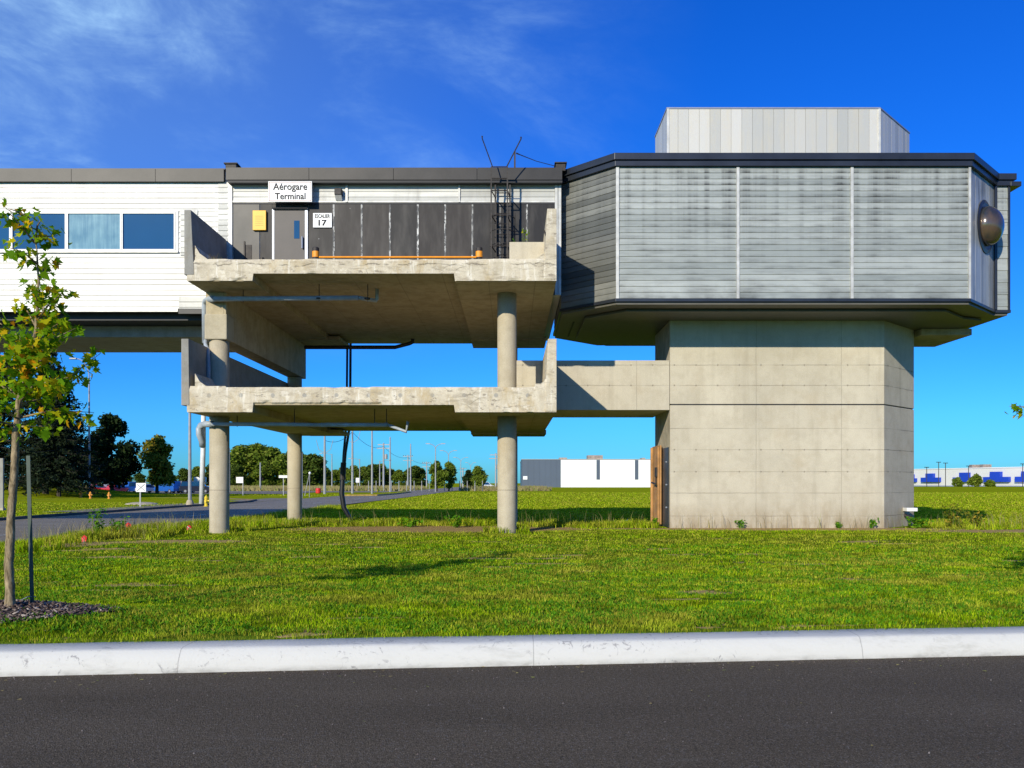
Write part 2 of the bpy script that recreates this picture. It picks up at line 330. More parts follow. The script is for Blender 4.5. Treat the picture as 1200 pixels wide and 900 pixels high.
# ------------------------------------------------------------------ mesh helper
ORG = {}
class MB:
    def __init__(s): s.v = []; s.f = []
    def poly(s, pts):
        i = len(s.v); s.v += [tuple(p) for p in pts]; s.f.append(tuple(range(i, i+len(pts)))); return s
    def box(s, x0, x1, y0, y1, z0, z1, bev=0):
        i = len(s.v)
        s.v += [(x0,y0,z0),(x1,y0,z0),(x1,y1,z0),(x0,y1,z0),(x0,y0,z1),(x1,y0,z1),(x1,y1,z1),(x0,y1,z1)]
        s.f += [tuple(i+k for k in q) for q in ((0,3,2,1),(4,5,6,7),(0,1,5,4),(1,2,6,5),(2,3,7,6),(3,0,4,7))]; return s
    def prism(s, plan, z0, z1):                 # plan: counter-clockwise seen from above
        i = len(s.v); n = len(plan)
        s.v += [(x,y,z0) for x,y in plan]+[(x,y,z1) for x,y in plan]
        s.f.append(tuple(i+k for k in reversed(range(n)))); s.f.append(tuple(i+n+k for k in range(n)))
        for k in range(n):
            j = (k+1) % n; s.f.append((i+k, i+j, i+n+j, i+n+k))
        return s
    def slab_on(s, A, B, t0, t1, z0, z1):       # box standing along plan segment A-B between offsets t0..t1 outward (outward = right of A->B)
        A = Vector(A); B = Vector(B); d = (B-A).normalized(); n = Vector((d.y, -d.x))
        p = [A+n*t1, B+n*t1, B+n*t0, A+n*t0]
        return s.prism([(q.x,q.y) for q in p], z0, z1)
    def tube(s, pts, r, n=10, cap=True):
        pts = [Vector(p) for p in pts]; rs = r if isinstance(r, (list, tuple)) else [r]*len(pts)
        i0 = len(s.v); prev = None
        for k, p in enumerate(pts):
            d = (pts[min(k+1, len(pts)-1)]-pts[max(k-1, 0)]).normalized()
            if prev is None:
                a = Vector((0,0,1)) if abs(d.z) < .9 else Vector((1,0,0)); u = d.cross(a).normalized()
            else: u = (prev-d*prev.dot(d)).normalized()
            prev = u; w = d.cross(u)
            for j in range(n):
                a = 2*math.pi*j/n; q = p+(u*math.cos(a)+w*math.sin(a))*rs[k]; s.v.append(tuple(q))
        for k in range(len(pts)-1):
            for j in range(n):
                a = i0+k*n+j; b = i0+k*n+(j+1) % n
                s.f.append((a, b, b+n, a+n))
        if cap:
            s.f.append(tuple(i0+j for j in reversed(range(n)))); s.f.append(tuple(i0+(len(pts)-1)*n+j for j in range(n)))
        return s
    def lathe(s, c, prof, n=20, axis='z'):
        i0 = len(s.v); c = Vector(c)
        for r, h in prof:
            for j in range(n):
                a = 2*math.pi*j/n
                q = Vector((r*math.cos(a), r*math.sin(a), h)) if axis == 'z' else Vector((r*math.cos(a), h, r*math.sin(a)))
                s.v.append(tuple(c+q))
        for k in range(len(prof)-1):
            for j in range(n):
                a = i0+k*n+j; b = i0+k*n+(j+1) % n; s.f.append((a, b, b+n, a+n))
        s.f.append(tuple(i0+j for j in reversed(range(n)))); s.f.append(tuple(i0+(len(prof)-1)*n+j for j in range(n)))
        return s
    def build(s, name, mat, parent=None, smooth=False, bevel=0, org=None):
        o_ = ORG.get(parent.name, Vector((0,0,0))) if parent else (Vector(org) if org is not None else Vector((0,0,0)))
        me = bpy.data.meshes.new(name)
        me.from_pydata([(v[0]-o_[0], v[1]-o_[1], v[2]-o_[2]) for v in s.v], [], s.f); me.validate()
        o = bpy.data.objects.new(name, me); COL.objects.link(o)
        me.materials.append(M[mat] if isinstance(mat, str) else mat)
        if parent: o.parent = parent
        else: o.location = o_
        ORG[o.name] = o_
        if smooth:
            me.polygons.foreach_set('use_smooth', [True]*len(me.polygons))
        if bevel:
            b = o.modifiers.new('bevel', 'BEVEL'); b.width = bevel; b.segments = 2; b.limit_method = 'ANGLE'
        return o
def tag(o, label=None, cat=None, group=None, kind=None):
    if label: o['label'] = label
    if cat: o['category'] = cat
    if group: o['group'] = group
    if kind: o['kind'] = kind
    return o
def thing(name, loc, label, cat, group=None):
    o = bpy.data.objects.new(name, None); COL.objects.link(o); o.location = loc; o.empty_display_size = .3
    ORG[o.name] = Vector(loc); return tag(o, label, cat, group)
def struct(name, mb, mat, **kw): return tag(mb.build(name, mat, **kw), kind='structure')
def kids(o): return [c for c in COL.objects if c.parent == o]
def copy_tree(o, parent=None, loc=None, label=None, scale=None, rz=None):
    ch = kids(o)
    c = o.copy(); COL.objects.link(c)
    if parent: c.parent = parent
    if loc is not None: c.location = loc
    if scale is not None: c.scale = scale
    if rz is not None: c.rotation_euler[2] = rz
    if label: c['label'] = label
    for k in ch: copy_tree(k, c)
    return c
def np_mesh(name, verts, loops, starts, totals, mat, parent=None, loc=None, smooth=False):
    me = bpy.data.meshes.new(name)
    me.vertices.add(len(verts)); me.vertices.foreach_set('co', verts.astype(np.float32).ravel())
    me.loops.add(len(loops)); me.loops.foreach_set('vertex_index', loops.astype(np.int32))
    me.polygons.add(len(starts)); me.polygons.foreach_set('loop_start', starts.astype(np.int32)); me.polygons.foreach_set('loop_total', totals.astype(np.int32))
    me.update(calc_edges=True)
    o = bpy.data.objects.new(name, me); COL.objects.link(o); me.materials.append(M[mat])
    if smooth: me.polygons.foreach_set('use_smooth', [True]*len(me.polygons))
    if parent: o.parent = parent
    if loc is not None: o.location = loc
    return o
# ------------------------------------------------------------------ world, sun, camera
SA, SE = .52, .45                         # shadow travel to the right per metre of depth, and its drop
sdir = Vector((SA, 1, -SE)).normalized()
elev = math.asin(-sdir.z)
w = bpy.data.worlds.new('World'); sc.world = w; w.use_nodes = True
nt = w.node_tree; nt.nodes.clear()
wo = nt.nodes.new('ShaderNodeOutputWorld'); bg = nt.nodes.new('ShaderNodeBackground'); bg.inputs[1].default_value = .1
sky = nt.nodes.new('ShaderNodeTexSky'); sky.sky_type = 'NISHITA'; sky.sun_disc = False
sky.sun_elevation = elev; sky.sun_rotation = math.atan2(-sdir.x, -sdir.y); sky.air_density = 1.0; sky.dust_density = .3; sky.ozone_density = 2.5
hs = nt.nodes.new('ShaderNodeHueSaturation'); hs.inputs['Saturation'].default_value = 1.35; hs.inputs['Hue'].default_value = .5
nt.links.new(sky.outputs[0], hs.inputs['Color'])
ml = nt.nodes.new('ShaderNodeMix'); ml.data_type = 'RGBA'; ml.blend_type = 'MULTIPLY'; ml.inputs[0].default_value = 1
ml.inputs[7].default_value = (.17, .71, 1.62, 1); nt.links.new(hs.outputs[0], ml.inputs[6])
tc = nt.nodes.new('ShaderNodeTexCoord')
def wn(scale, sc3, rot, loc, det=7, ro=.62, dist=.8):
    mp = nt.nodes.new('ShaderNodeMapping'); mp.inputs['Scale'].default_value = sc3; mp.inputs['Rotation'].default_value = rot; mp.inputs['Location'].default_value = loc
    nt.links.new(tc.outputs['Generated'], mp.inputs[0])
    n = nt.nodes.new('ShaderNodeTexNoise'); n.inputs['Scale'].default_value = scale; n.inputs['Detail'].default_value = det; n.inputs['Roughness'].default_value = ro; n.inputs['Distortion'].default_value = dist
    nt.links.new(mp.outputs[0], n.inputs['Vector']); return n.outputs[0]
def wr(f, a, b, c0=0., c1=1.):
    r = nt.nodes.new('ShaderNodeMapRange'); r.inputs[1].default_value = a; r.inputs[2].default_value = b; r.inputs[3].default_value = c0; r.inputs[4].default_value = c1; r.interpolation_type = 'SMOOTHSTEP'
    nt.links.new(f, r.inputs[0]); return r.outputs[0]
def wm(op, a, b):
    m = nt.nodes.new('ShaderNodeMath'); m.operation = op
    for i, q in enumerate((a, b)):
        if isinstance(q, float): m.inputs[i].default_value = q
        else: nt.links.new(q, m.inputs[i])
    return m.outputs[0]
sx = nt.nodes.new('ShaderNodeSeparateXYZ'); nt.links.new(tc.outputs['Generated'], sx.inputs[0])
c1 = wr(wn(2.2, (1.0, 1.0, 2.4), (0, .7, .3), (3.2, 1.1, .4)), .38, .78)
c2 = wr(wn(10.0, (.8, .8, 2.4), (0, .8, .2), (1, 2, 3), 8, .7, .5), .30, .80)
leftm = wr(sx.outputs[0], .22, -.50); upm = wr(sx.outputs[2], .12, .34)
cf = wm('MULTIPLY', wm('MULTIPLY', c1, wm('ADD', c2, .35)), wm('MULTIPLY', leftm, upm))
cf = wm('MINIMUM', wm('ADD', wm('MULTIPLY', cf, 1.3), wm('MULTIPLY', wm('MULTIPLY', leftm, upm), .16)), .62)
mc = nt.nodes.new('ShaderNodeMix'); mc.data_type = 'RGBA'; nt.links.new(cf, mc.inputs[0]); nt.links.new(ml.outputs[2], mc.inputs[6]); mc.inputs[7].default_value = (4.6, 7.6, 10.5, 1)
nt.links.new(mc.outputs[2], bg.inputs[0]); nt.links.new(bg.outputs[0], wo.inputs[0])
sl = bpy.data.lights.new('sun', 'SUN'); sl.energy = 4.6; sl.angle = R(.53); sl.color = (1.0, .92, .75)
so = bpy.data.objects.new('sun', sl); COL.objects.link(so); so.rotation_euler = sdir.to_track_quat('-Z', 'Y').to_euler(); so.location = (-20, -30, 30)
cd = bpy.data.cameras.new('camera'); cam = bpy.data.objects.new('camera', cd); COL.objects.link(cam)
cam.location = (0, 0, E); cam.rotation_euler = (R(90), 0, 0); cd.sensor_width = 36; cd.lens = 30; cd.shift_y = 116/1200.; cd.clip_end = 9000; cd.clip_start = .1
sc.camera = cam
sc.view_settings.view_transform = 'Standard'; sc.view_settings.look = 'None'; sc.view_settings.exposure = .15; sc.view_settings.gamma = 1
sc.render.engine = 'CYCLES'
# ------------------------------------------------------------------ ground
KS = .0972
def kline(X): return 7.69+KS*X            # foot of the kerb face
def sm(a, b, x):
    t = np.clip((x-a)/(b-a), 0, 1); return t*t*(3-2*t)
DK = np.array([7.5, 8.3, 9.5, 13, 17, 21, 24, 27.5, 31, 36, 60, 9000.]); GK = np.array([.20, .22, .23, .17, .15, .21, .27, .28, .12, .0, -.02, -.02])
def gz(X, D):
    X = np.asarray(X, float); D = np.asarray(D, float)
    h = np.interp(D-KS*np.clip(X, -20, 20)*np.clip((20-D)/12, 0, 1), DK, GK)
    h = h*sm(-13.4, -10.2, X)-.02*(1-sm(-13.4, -10.2, X))
    h = h+.13*np.exp(-(((X+5.2)/1.3)**2+((D-8.85)/.7)**2))
    h = h+2.1*np.exp(-(((X+59)/10)**2+((D-92)/20)**2))
    h = h+.12*sm(-24, -30, X)*sm(60, 85, D)*(1-sm(112, 126, D))
    return h
def gzs(x, y): return float(gz(x, y))
xs = np.unique(np.concatenate([[-4000, -1500, -600, -300, -180, -120], np.arange(-100, -26, 4), np.arange(-26, 28, .3), np.arange(28, 90, 5), [120, 180, 300, 600, 1500, 4000]]))
vs = np.unique(np.concatenate([[-40, -10, 4], [8.10-.02, 8.10], np.arange(8.25, 45, .3), np.arange(45, 150, 4), [170, 200, 260, 340, 450, 700, 1200, 2500, 6000]]))
XX, VV = np.meshgrid(xs, vs)
YY = VV+KS*np.clip(XX, -40, 60)*np.clip((60-VV)/50, 0, 1)
ZZ = gz(XX, YY)
ZZ = np.where(VV < 8.09, -.12, ZZ)
inroad = (XX < -12.75) & (XX > -22.6)
ZZ = np.where(inroad, -.06, ZZ)
PATCH = [(-10.6, 20.2, 1.5, 1.0, .85), (-9.0, 19.0, 1.0, .4, .75), (-8.0, 21.0, 2.2, .7, .8), (-2.2, 25.6, 4.6, 1.7, 1.4), (-3.0, 13.6, 3.0, .12, .62), (-5.5, 11.6, 2.6, .10, .8), (.5, 15.8, 1.6, .35, .6), (4.6, 16.0, 2.0, .3, .6),
         (8.5, 25.5, 4.8, .8, 1.4), (17.5, 24.4, 6.0, .9, 1.4), (-5.0, 12.2, 2.6, .16, .9), (-7, 17, 2.0, .3, .6), (1.2, 17.6, .9, .25, .75), (-3.5, 21.6, 1.2, .4, .6), (3.4, 25.6, 1.2, .5, .9), (-5.5, 17.5, 3.0, .25, .55), (2.0, 12.0, 1.0, .2, .5), (6.0, 19.0, 3.0, .25, .55), (-1.5, 9.0, 2.5, .12, .6), (-8.15, 23.9, .9, .7, .6), (-.14, 23.9, .9, .7, .7)]
_pr = random.Random(5)
for _ in range(46):
    x_ = _pr.uniform(-6, 7); PATCH.append((x_, 7.69+.0972*x_+_pr.choice((.48, .5, .55, .9, 1.6, 2.6)), _pr.uniform(.15, .6), _pr.uniform(.04, .10), _pr.uniform(.6, 1.0)))
for _ in range(70):
    y_ = _pr.uniform(10, 23); PATCH.append((_pr.uniform(-.6, .6)*y_, y_, _pr.uniform(.3, 1.3), _pr.uniform(.08, .25), _pr.uniform(.5, .95)))
def dirt(X, Y):
    d = np.zeros_like(X)
    for cx, cy, rx, ry, a in PATCH: d = np.maximum(d, a*np.exp(-((X-cx)/rx)**2-((Y-cy)/ry)**2))
    return d
def grid_obj(name, XX, YY, ZZ, mat):
    ny, nx = XX.shape
    V = np.stack([XX.ravel(), YY.ravel(), ZZ.ravel()], 1)
    i = (np.arange(ny-1)[:, None]*nx+np.arange(nx-1)[None, :]).ravel()
    F = np.stack([i, i+1, i+nx+1, i+nx], 1)
    return np_mesh(name, V, F.ravel(), np.arange(len(F))*4, np.full(len(F), 4), mat, smooth=True)
g = grid_obj('ground', XX, YY, ZZ, 'ground'); g['kind'] = 'structure'
at_ = g.data.attributes.new('dirt', 'FLOAT', 'POINT'); at_.data.foreach_set('value', dirt(XX, YY).ravel().astype(np.float32))
# front road and kerb
mb = MB(); X0, X1 = -60, 80
mb.poly([(X0, -35, 0), (X1, -35, 0), (X1, kline(X1)+.02, 0), (X0, kline(X0)+.02, 0)])
struct('road', mb, 'asphalt')
prof = [(0, -.05), (0, .012), (.022, .10), (.075, .182), (.10, .196), (.135, .20), (.43, .205), (.45, .19), (.45, -.05)]
V = []; nseg = 560; xk = np.linspace(-40, 50, nseg)
kb = MB()
for k, x in enumerate(xk):
    for j, (dy, z) in enumerate(prof):
        nz = noise.noise(Vector((x*1.6, j*3.1, 0)))*.005+noise.noise(Vector((x*9, j*7.7, 2)))*.0022
        if j == 0 or j >= 7: nz = 0
        kb.v.append((x, kline(x)+dy+nz, z+(nz if j > 1 else 0)))
n = len(prof)
for k in range(nseg-1):
    for j in range(n-1):
        a = k*n+j; kb.f.append((a, a+n, a+n+1, a+1))
struct('kerb', kb, 'kerb', smooth=True)
# access road running away on the left, its junction and crossing road
rd = MB(); rd.poly([(-22.4, -35, .0), (-12.9, -35, .0), (-12.9, 420, .0), (-22.4, 420, .0)]).build
road2 = MB(); road2.v = []
pts_n = [(-12.9, 9.3), (-12.9, 60), (-12.2, 100), (-12.0, 200), (-12.0, 420)]
pts_f = [(-22.4, 9.3), (-22.4, 60), (-22.0, 78), (-21.8, 200), (-21.8, 420)]
for (a, b, c, d) in zip(pts_f[:-1], pts_n[:-1], pts_n[1:], pts_f[1:]):
    road2.poly([(a[0], a[1], .004), (b[0], b[1], .004), (c[0], c[1], .004), (d[0], d[1], .004)])
struct('access_road', road2, 'road')
sd = MB(); sd.poly([(-22.3, 74, .008), (-21.9, 90, .008), (-40, 98, .05), (-60, 101, .05), (-60, 96, .05), (-36, 90, .02)]); 
struct('side_road', sd, 'road')
cr = MB(); cr.poly([(-300, 150, .03), (-22.0, 150, .012), (-22.0, 172, .012), (-300, 172, .03)])
struct('crossing_road', cr, 'road')
pk = MB(); pk.poly([(-110, 128, .03), (-34, 128, .03), (-34, 146, .03), (-110, 146, .03)])
struct('parking_lot', pk, 'road')
mk = MB()
for y0 in np.arange(24, 200, 9): mk.box(-16.1, -15.98, y0, y0+3.2, .006, .010)
struct('lane_marking', mk, 'paint')
mk = MB(); mk.box(-21.9, -21.75, 10, 66, .006, .010)
struct('edge_marking', mk, 'paint_y')
ko = MB()
kp = [(-22.5, 9), (-22.5, 60), (-22.4, 72), (-24, 80), (-29, 86), (-40, 90), (-60, 94)]
for a, b in zip(kp[:-1], kp[1:]): ko.slab_on(a, b, -.09, .09, -.05, .13)
struct('old_kerb', ko, 'kerb_old')
sw = MB(); sw.poly([(-26.5, 48, .02), (-22.7, 48, .02), (-22.7, 70, .02), (-26.5, 70, .02)])
struct('pavement', sw, 'road')
isl = MB(); isl.prism([(-21, 108), (-17.6, 110), (-17.0, 122), (-18, 150), (-19.5, 150), (-21, 125)], 0, .16)
struct('traffic_island', isl, 'ground'); 
isk = MB()
ip = [(-21.1, 107.8), (-17.4, 109.8), (-16.8, 122), (-17.8, 150)]
for a, b in zip(ip[:-1], ip[1:]): isk.slab_on(a, b, -.1, .1, 0, .19)
struct('island_kerb', isk, 'paint_y')
lot2 = MB(); lot2.poly([(180, 430, .02), (420, 330, .02), (520, 430, .02), (250, 560, .02)])
struct('far_forecourt', lot2, 'wh_cream')
# ------------------------------------------------------------------ siding panels
def hsiding(A, B, z0, z1, pitch, mb=None, out=.0, cuts=None, lip=.016):
    mb = mb or MB(); A = Vector(A); B = Vector(B); L = (B-A).length; d = (B-A)/L; nrm = Vector((d.y, -d.x))
    z = z1
    while z > z0+.01:
        zb = max(z0, z-pitch+.006)
        segs = [(0, L)] if not cuts else [(c0, c1) for c0, c1 in cuts(z, zb, L)]
        for a, b in segs:
            P, Q = A+d*a, A+d*b
            o0, o1 = out+.002, out+lip
            pts = []
            for (pp, oo, zz) in ((P, o0, z), (Q, o0, z), (Q, o1, zb+.012), (P, o1, zb+.012), (P, o1-.004, zb), (Q, o1-.004, zb), (Q, out-.02, zb), (P, out-.02, zb)):
                v = pp+nrm*oo; pts.append((v.x, v.y, zz))
            i = len(mb.v); mb.v += pts
            mb.f += [(i+3, i+2, i+1, i), (i+4, i+5, i+2, i+3), (i+7, i+6, i+5, i+4)]
        z -= pitch
    return mb
def vsiding(A, B, z0, z1, pitch, mb=None, out=0.0):
    mb = mb or MB(); A = Vector(A); B = Vector(B); L = (B-A).length; n = max(1, round(L/pitch)); d = (B-A)/L
    for k in range(n):
        a = A+d*(L*k/n+.004); b = A+d*(L*(k+1)/n-.004)
        mb.slab_on(a, b, out-.012, out+.012+random.uniform(-.002, .002), z0, z1)
    return mb
# ================================================================== THE GALLERY (elevated building on the left)
DW = 25.0
ZT = 10.88
gal = thing('terminal_gallery', (-12, 27, 7.1), 'long elevated white clad gallery building with window band, recessed dark entrance wall and grey fascia', 'building')
XL = -30.0; XS = -8.22; XR = 1.42
# wing wall around window strip
wz0, wz1 = Z_(362, DW), Z_(213.5, DW); wy0, wy1 = Z_(296, DW), Z_(247.5, DW); wxr = X_(209.5, DW)
mb = MB()
hsiding((XL, DW), (XS-.02, DW), wy1, wz1, .158, mb, cuts=lambda z, zb, L: [(0, 8.0), (8.0, 14.9), (14.9, 21.3), (21.3, L)])
hsiding((wxr, DW), (XS-.02, DW), wy0, wy1, .158, mb)
hsiding((XL, DW), (XS-.02, DW), wz0, wy0, .158, mb, cuts=lambda z, zb, L: [(0, 8.0), (8.0, 15.6), (15.6, L)])
mb.build('wall_siding', 'white_siding', gal)
mb = MB(); mb.box(XL, XS, DW+.021, DW+4.6, wz0+.02, ZT-.05); mb.build('core_wall', 'wh_cream', gal)
mb = MB(); mb.box(XS-.10, XS, DW-.03, DW+.02, wz0+.4, wz1); mb.build('corner_trim', 'trim', gal)
# vertical row of stained short boards by the parapet
for (a_, b_, c_, d_) in ((212, 232, 300, 246), (256, 268, 300, 214), (210, 250, 362, 348)): hsiding((X_(a_, DW), DW-.022), (X_(b_, DW), DW-.022), Z_(c_, DW), Z_(d_, DW), .158).build('patched_siding', 'cream_siding', gal)
# windows
wins = [(80, 142), (144.6, 206)] 
wx = [(X_(15.5, DW), X_(77, DW)), (X_(80.5, DW), X_(141.5, DW)), (X_(144.5, DW), X_(204.5, DW))]
pitchw = X_(80.5, DW)-X_(15.5, DW)
x = wx[0][0]-pitchw; allw = list(wx)
while x > XL+.3: allw.append((x, x+pitchw-.09)); x -= pitchw
gz0, gz1 = Z_(292.5, DW), Z_(250.7, DW)
for k, (a, b) in enumerate(allw):
    mb = MB(); t = .045
    mb.box(a-t, b+t, DW-.05, DW+.02, gz1, gz1+.05).box(a-t, b+t, DW-.055, DW+.02, gz0-.05, gz0)
    mb.box(a-t, a, DW-.05, DW+.02, gz0, gz1).box(b, b+t, DW-.05, DW+.02, gz0, gz1)
    wn_ = mb.build('window', 'white_metal', gal)
    p = MB().box(a, b, DW-.012, DW+.019, gz0, gz1).build('pane', 'curtain' if k == 1 else 'glass', wn_)
    if k == 1: wn_['label'] = 'window with pale streaked blind'
mb = MB(); mb.box(XL, wxr, DW-.035, DW+.019, gz1+.052, wy1).box(XL, wxr, DW-.07, DW+.019, wy0-.015, gz0-.052).box(wxr-.07, wxr, DW-.037, DW+.019, gz0-.05, gz1+.05)
mb.build('window_band_frame', 'trim', gal)
mb = MB(); mb.box(XL, X_(209, DW), DW-.045, DW+.018, wz0-.09, wz0-.002); mb.build('bottom_trim', 'trim', gal)
mb = MB(); mb.box(X_(209, DW)+.02, XS+.3, DW-.05, DW+.018, wz0-.15, wz0-.002); mb.build('grey_bottom_trim', 'fascia', gal)
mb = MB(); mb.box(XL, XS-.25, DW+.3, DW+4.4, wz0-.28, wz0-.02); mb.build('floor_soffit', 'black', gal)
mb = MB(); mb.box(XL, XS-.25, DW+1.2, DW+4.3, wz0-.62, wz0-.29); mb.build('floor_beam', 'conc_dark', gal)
# fascia, wing and entrance
mb = MB()
for a, b in ((XL, -21), (-21, X_(86, DW)), (X_(86, DW), X_(184, DW)), (X_(184, DW), X_(264, DW))):
    mb.box(a+.006, b-.006, DW-.12, DW+.1, wz1-.02, Z_(198, DW-.12))
mb.box(XL, X_(264, DW), DW-.05, DW+4.7, ZT-.22, ZT-.03)
mb.build('roof_fascia', 'fascia', gal)
mb = MB(); dl = DW-.28
for a, b in ((264.5, 362), (362, 461), (461, 559), (559, 659)):
    mb.box(X_(a, dl)+.006, X_(b, dl)-.006, dl, DW+.1, Z_(210.5, dl), Z_(196.3, dl))
mb.box(X_(264.5, dl), X_(659, dl), dl+.05, DW+8, Z_(196.3, dl)-.25, Z_(196.3, dl)-.012)
mb.build('entrance_fascia', 'fascia', gal)
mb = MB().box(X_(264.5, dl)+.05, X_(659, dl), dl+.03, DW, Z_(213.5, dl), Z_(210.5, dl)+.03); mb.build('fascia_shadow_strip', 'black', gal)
# entrance wall
zt_, zj = Z_(212.5, DW), Z_(237.5, DW)
mb = MB()
for a, b in ((273, 405), (408, 537), (539.5, 650)):
    hsiding((X_(a, DW), DW), (X_(b, DW), DW), zj+.05, zt_, .155, mb)
mb.build('upper_siding', 'cream_siding', gal)
mb = MB()
for a, b in ((269, 272.6), (405.2, 407.8), (537.2, 539.3), (650.2, 653.5), (654.2, 657.5)):
    mb.box(X_(a, DW), X_(b, DW), DW-.05, DW+.02, (zj if a > 300 and a < 600 else 7.15), zt_+.05)
mb.box(X_(272.8, DW), X_(650, DW), DW-.03, DW+.019, zj, zj+.048)
mb.build('wall_trim', 'trim', gal)
mb = MB().box(X_(272.6, DW), X_(650.2, DW), DW-.015, DW+.018, zj-.05, zj-.002); mb.build('panel_head', 'black', gal)
js = [391.2, 424, 457, 489.7, 521.7, 553.5, 586, 617.5]
edges = [273, 304.5, 319] ; mb = MB()
pans = [(273.5, 304), (305, 319), (361.5, 390.2)]+[(a+1.1, b-1.1) for a, b in zip(js, js[1:]+[651.5])]
M['panel_lit'] = m_plain('sunlit tan panel', (.085,.075,.062), .5, 0, .4, .8)  # paler copy of the panels; reflected light put into its colour
MB().box(X_(pans[0][0], DW), X_(pans[0][1], DW), DW-.012, DW+.017, 7.15, zj-.055).build('lit_panel', 'panel_lit', gal)
for a, b in pans[1:]: mb.box(X_(a, DW), X_(b, DW), DW-.012, DW+.017, 7.15, zj-.055)
mb.box(X_(319.2, DW), X_(361, DW), DW-.010, DW+.016, Z_(243.5, DW), zj-.056)
mb.build('wall_panel', 'panel', gal)
mb = MB()
for a in js: mb.box(X_(a-1.0, DW), X_(a+1.0, DW), DW-.020, DW+.015, 7.15, zj-.058)
mb.build('panel_joint', 'peel', gal)
mb = MB().box(XS, XR, DW+.022, DW+8, 7.15, ZT-.26); mb.build('entrance_core_wall', 'wh_cream', gal)
# door
mb = MB(); a, b = X_(319.5, DW), X_(361, DW); zt2 = Z_(244.5, DW)
mb.box(a, a+.06, DW-.05, DW, 7.05, zt2).box(b-.08, b, DW-.05, DW, 7.05, zt2).box(a+.06, b-.08, DW-.05, DW, zt2-.05, zt2)
dr = mb.build('door', 'silver', gal)
MB().box(a+.065, b-.085, DW-.035, DW-.001, 7.05, zt2-.055).build('door_leaf', 'door', dr, bevel=.004)
MB().box(X_(345, DW), X_(351.3, DW), DW-.042, DW-.030, Z_(280, DW), Z_(259, DW)).build('door_pane', 'glass', dr)
h = MB(); h.tube([(X_(355, DW), DW-.09, Z_(292, DW)), (X_(355, DW), DW-.09, Z_(278, DW))], .022, 8); h.box(X_(354, DW), X_(356, DW), DW-.085, DW-.03, Z_(280, DW), Z_(279, DW)); h.box(X_(354, DW), X_(356, DW), DW-.085, DW-.03, Z_(291, DW), Z_(290, DW))
h.build('door_handle', 'silver', dr)
MB().tube([(X_(320, DW), DW-.09, zt2-.02), (X_(361, DW), DW-.09, zt2-.02)], .025, 8).build('door_closer', 'black', dr)
# things on the roof and wall
def boxvent(cx, D, label, s=1):
    zt = ZT-.05
    t = thing('roof_vent', (cx, D, zt), label, 'roof vent', 'vents on the gallery roof edge')
    MB().box(cx-.16*s, cx+.16*s, D, D+.35, zt-.05, zt+.16).build('vent_body', 'rust', t, bevel=.01)
    MB().box(cx-.20*s, cx+.20*s, D-.04, D+.39, zt+.163, zt+.20).build('vent_cap', 'rust', t, bevel=.008)
boxvent(X_(270.5, 25), 25.0, 'small dark vent on the roof edge above the white corner beside the sign')
boxvent(X_(657, 25), 24.95, 'small dark vent on the roof edge where the gallery meets the grey pavilion', .9)
def text_mesh(txt, cx, y, z, wd, ht, mat, parent, bold=0.0):
    c = bpy.data.curves.new('t', 'FONT'); c.body = txt; c.align_x = 'CENTER'; c.offset = bold; c.extrude = .0
    o = bpy.data.objects.new('t', c); COL.objects.link(o); bpy.context.view_layer.update()
    me = bpy.data.meshes.new_from_object(o.evaluated_get(bpy.context.evaluated_depsgraph_get()))
    COL.objects.unlink(o); bpy.data.objects.remove(o)
    co = np.empty(len(me.vertices)*3); me.vertices.foreach_get('co', co); co = co.reshape(-1, 3)
    mn, mx = co.min(0), co.max(0); s = (wd/(mx[0]-mn[0]), ht/(mx[1]-mn[1]))
    og = ORG[parent.name]
    out = np.stack([(co[:, 0]-(mn[0]+mx[0])/2)*s[0]+cx-og[0], np.full(len(co), y)-og[1], (co[:, 1]-mn[1])*s[1]+z-og[2]], 1)
    me.vertices.foreach_set('co', out.ravel()); me.update(); me.name = 'lettering'
    o = bpy.data.objects.new('lettering', me); COL.objects.link(o); o.parent = parent; me.materials.clear(); me.materials.append(M[mat])
    sol = o.modifiers.new('s', 'SOLIDIFY'); sol.thickness = .006; sol.offset = 0
    return o
def wallsign(name, x0, x1, y0, y1, label, border=None, D=DW-.06):
    a, b, z0, z1 = X_(x0, D), X_(x1, D), Z_(y1, D), Z_(y0, D)
    t = thing(name, ((a+b)/2, D, z0), label, 'sign')
    MB().box(a, b, D, D+.03, z0, z1).build('board', 'sign_white', t, bevel=.004)
    if border:
        m = MB(); e = .012; i = .025
        m.box(a+i, b-i, D-.003, D+.001, z0+i, z0+i+e).box(a+i, b-i, D-.003, D+.001, z1-i-e, z1-i).box(a+i, a+i+e, D-.003, D+.001, z0+i+e, z1-i-e).box(b-i-e, b-i, D-.003, D+.001, z0+i+e, z1-i-e)
        m.build('border', border, t)
    return t
t = wallsign('terminal_sign', 314.3, 365.5, 212.3, 236.5, 'white bilingual sign reading Aérogare Terminal above the entrance door', 'ink_red', DW-.30)
D = DW-.302
text_mesh('Aérogare', X_(340, D), D-.004, Z_(225, D), 39.5*.025, 10.3*.025, 'ink', t, .011)
text_mesh('Terminal', X_(340, D), D-.004, Z_(233.6, D), 35.5*.025, 7.4*.025, 'ink', t, .011)
D = DW-.30
t = wallsign('stair_number_sign', 366.8, 388.8, 249.6, 266.5, 'small white sign reading ESCALIER 17 right of the entrance door')
D = DW-.062
text_mesh('ESCALIER', X_(377.8, D), D-.004, Z_(255.3, D), 17.5*.025, 4.2*.025, 'ink', t, .008)
text_mesh('17', X_(378, D), D-.004, Z_(264.5, D), 9.5*.025, 6.8*.025, 'ink', t, .02)
D = DW-.1
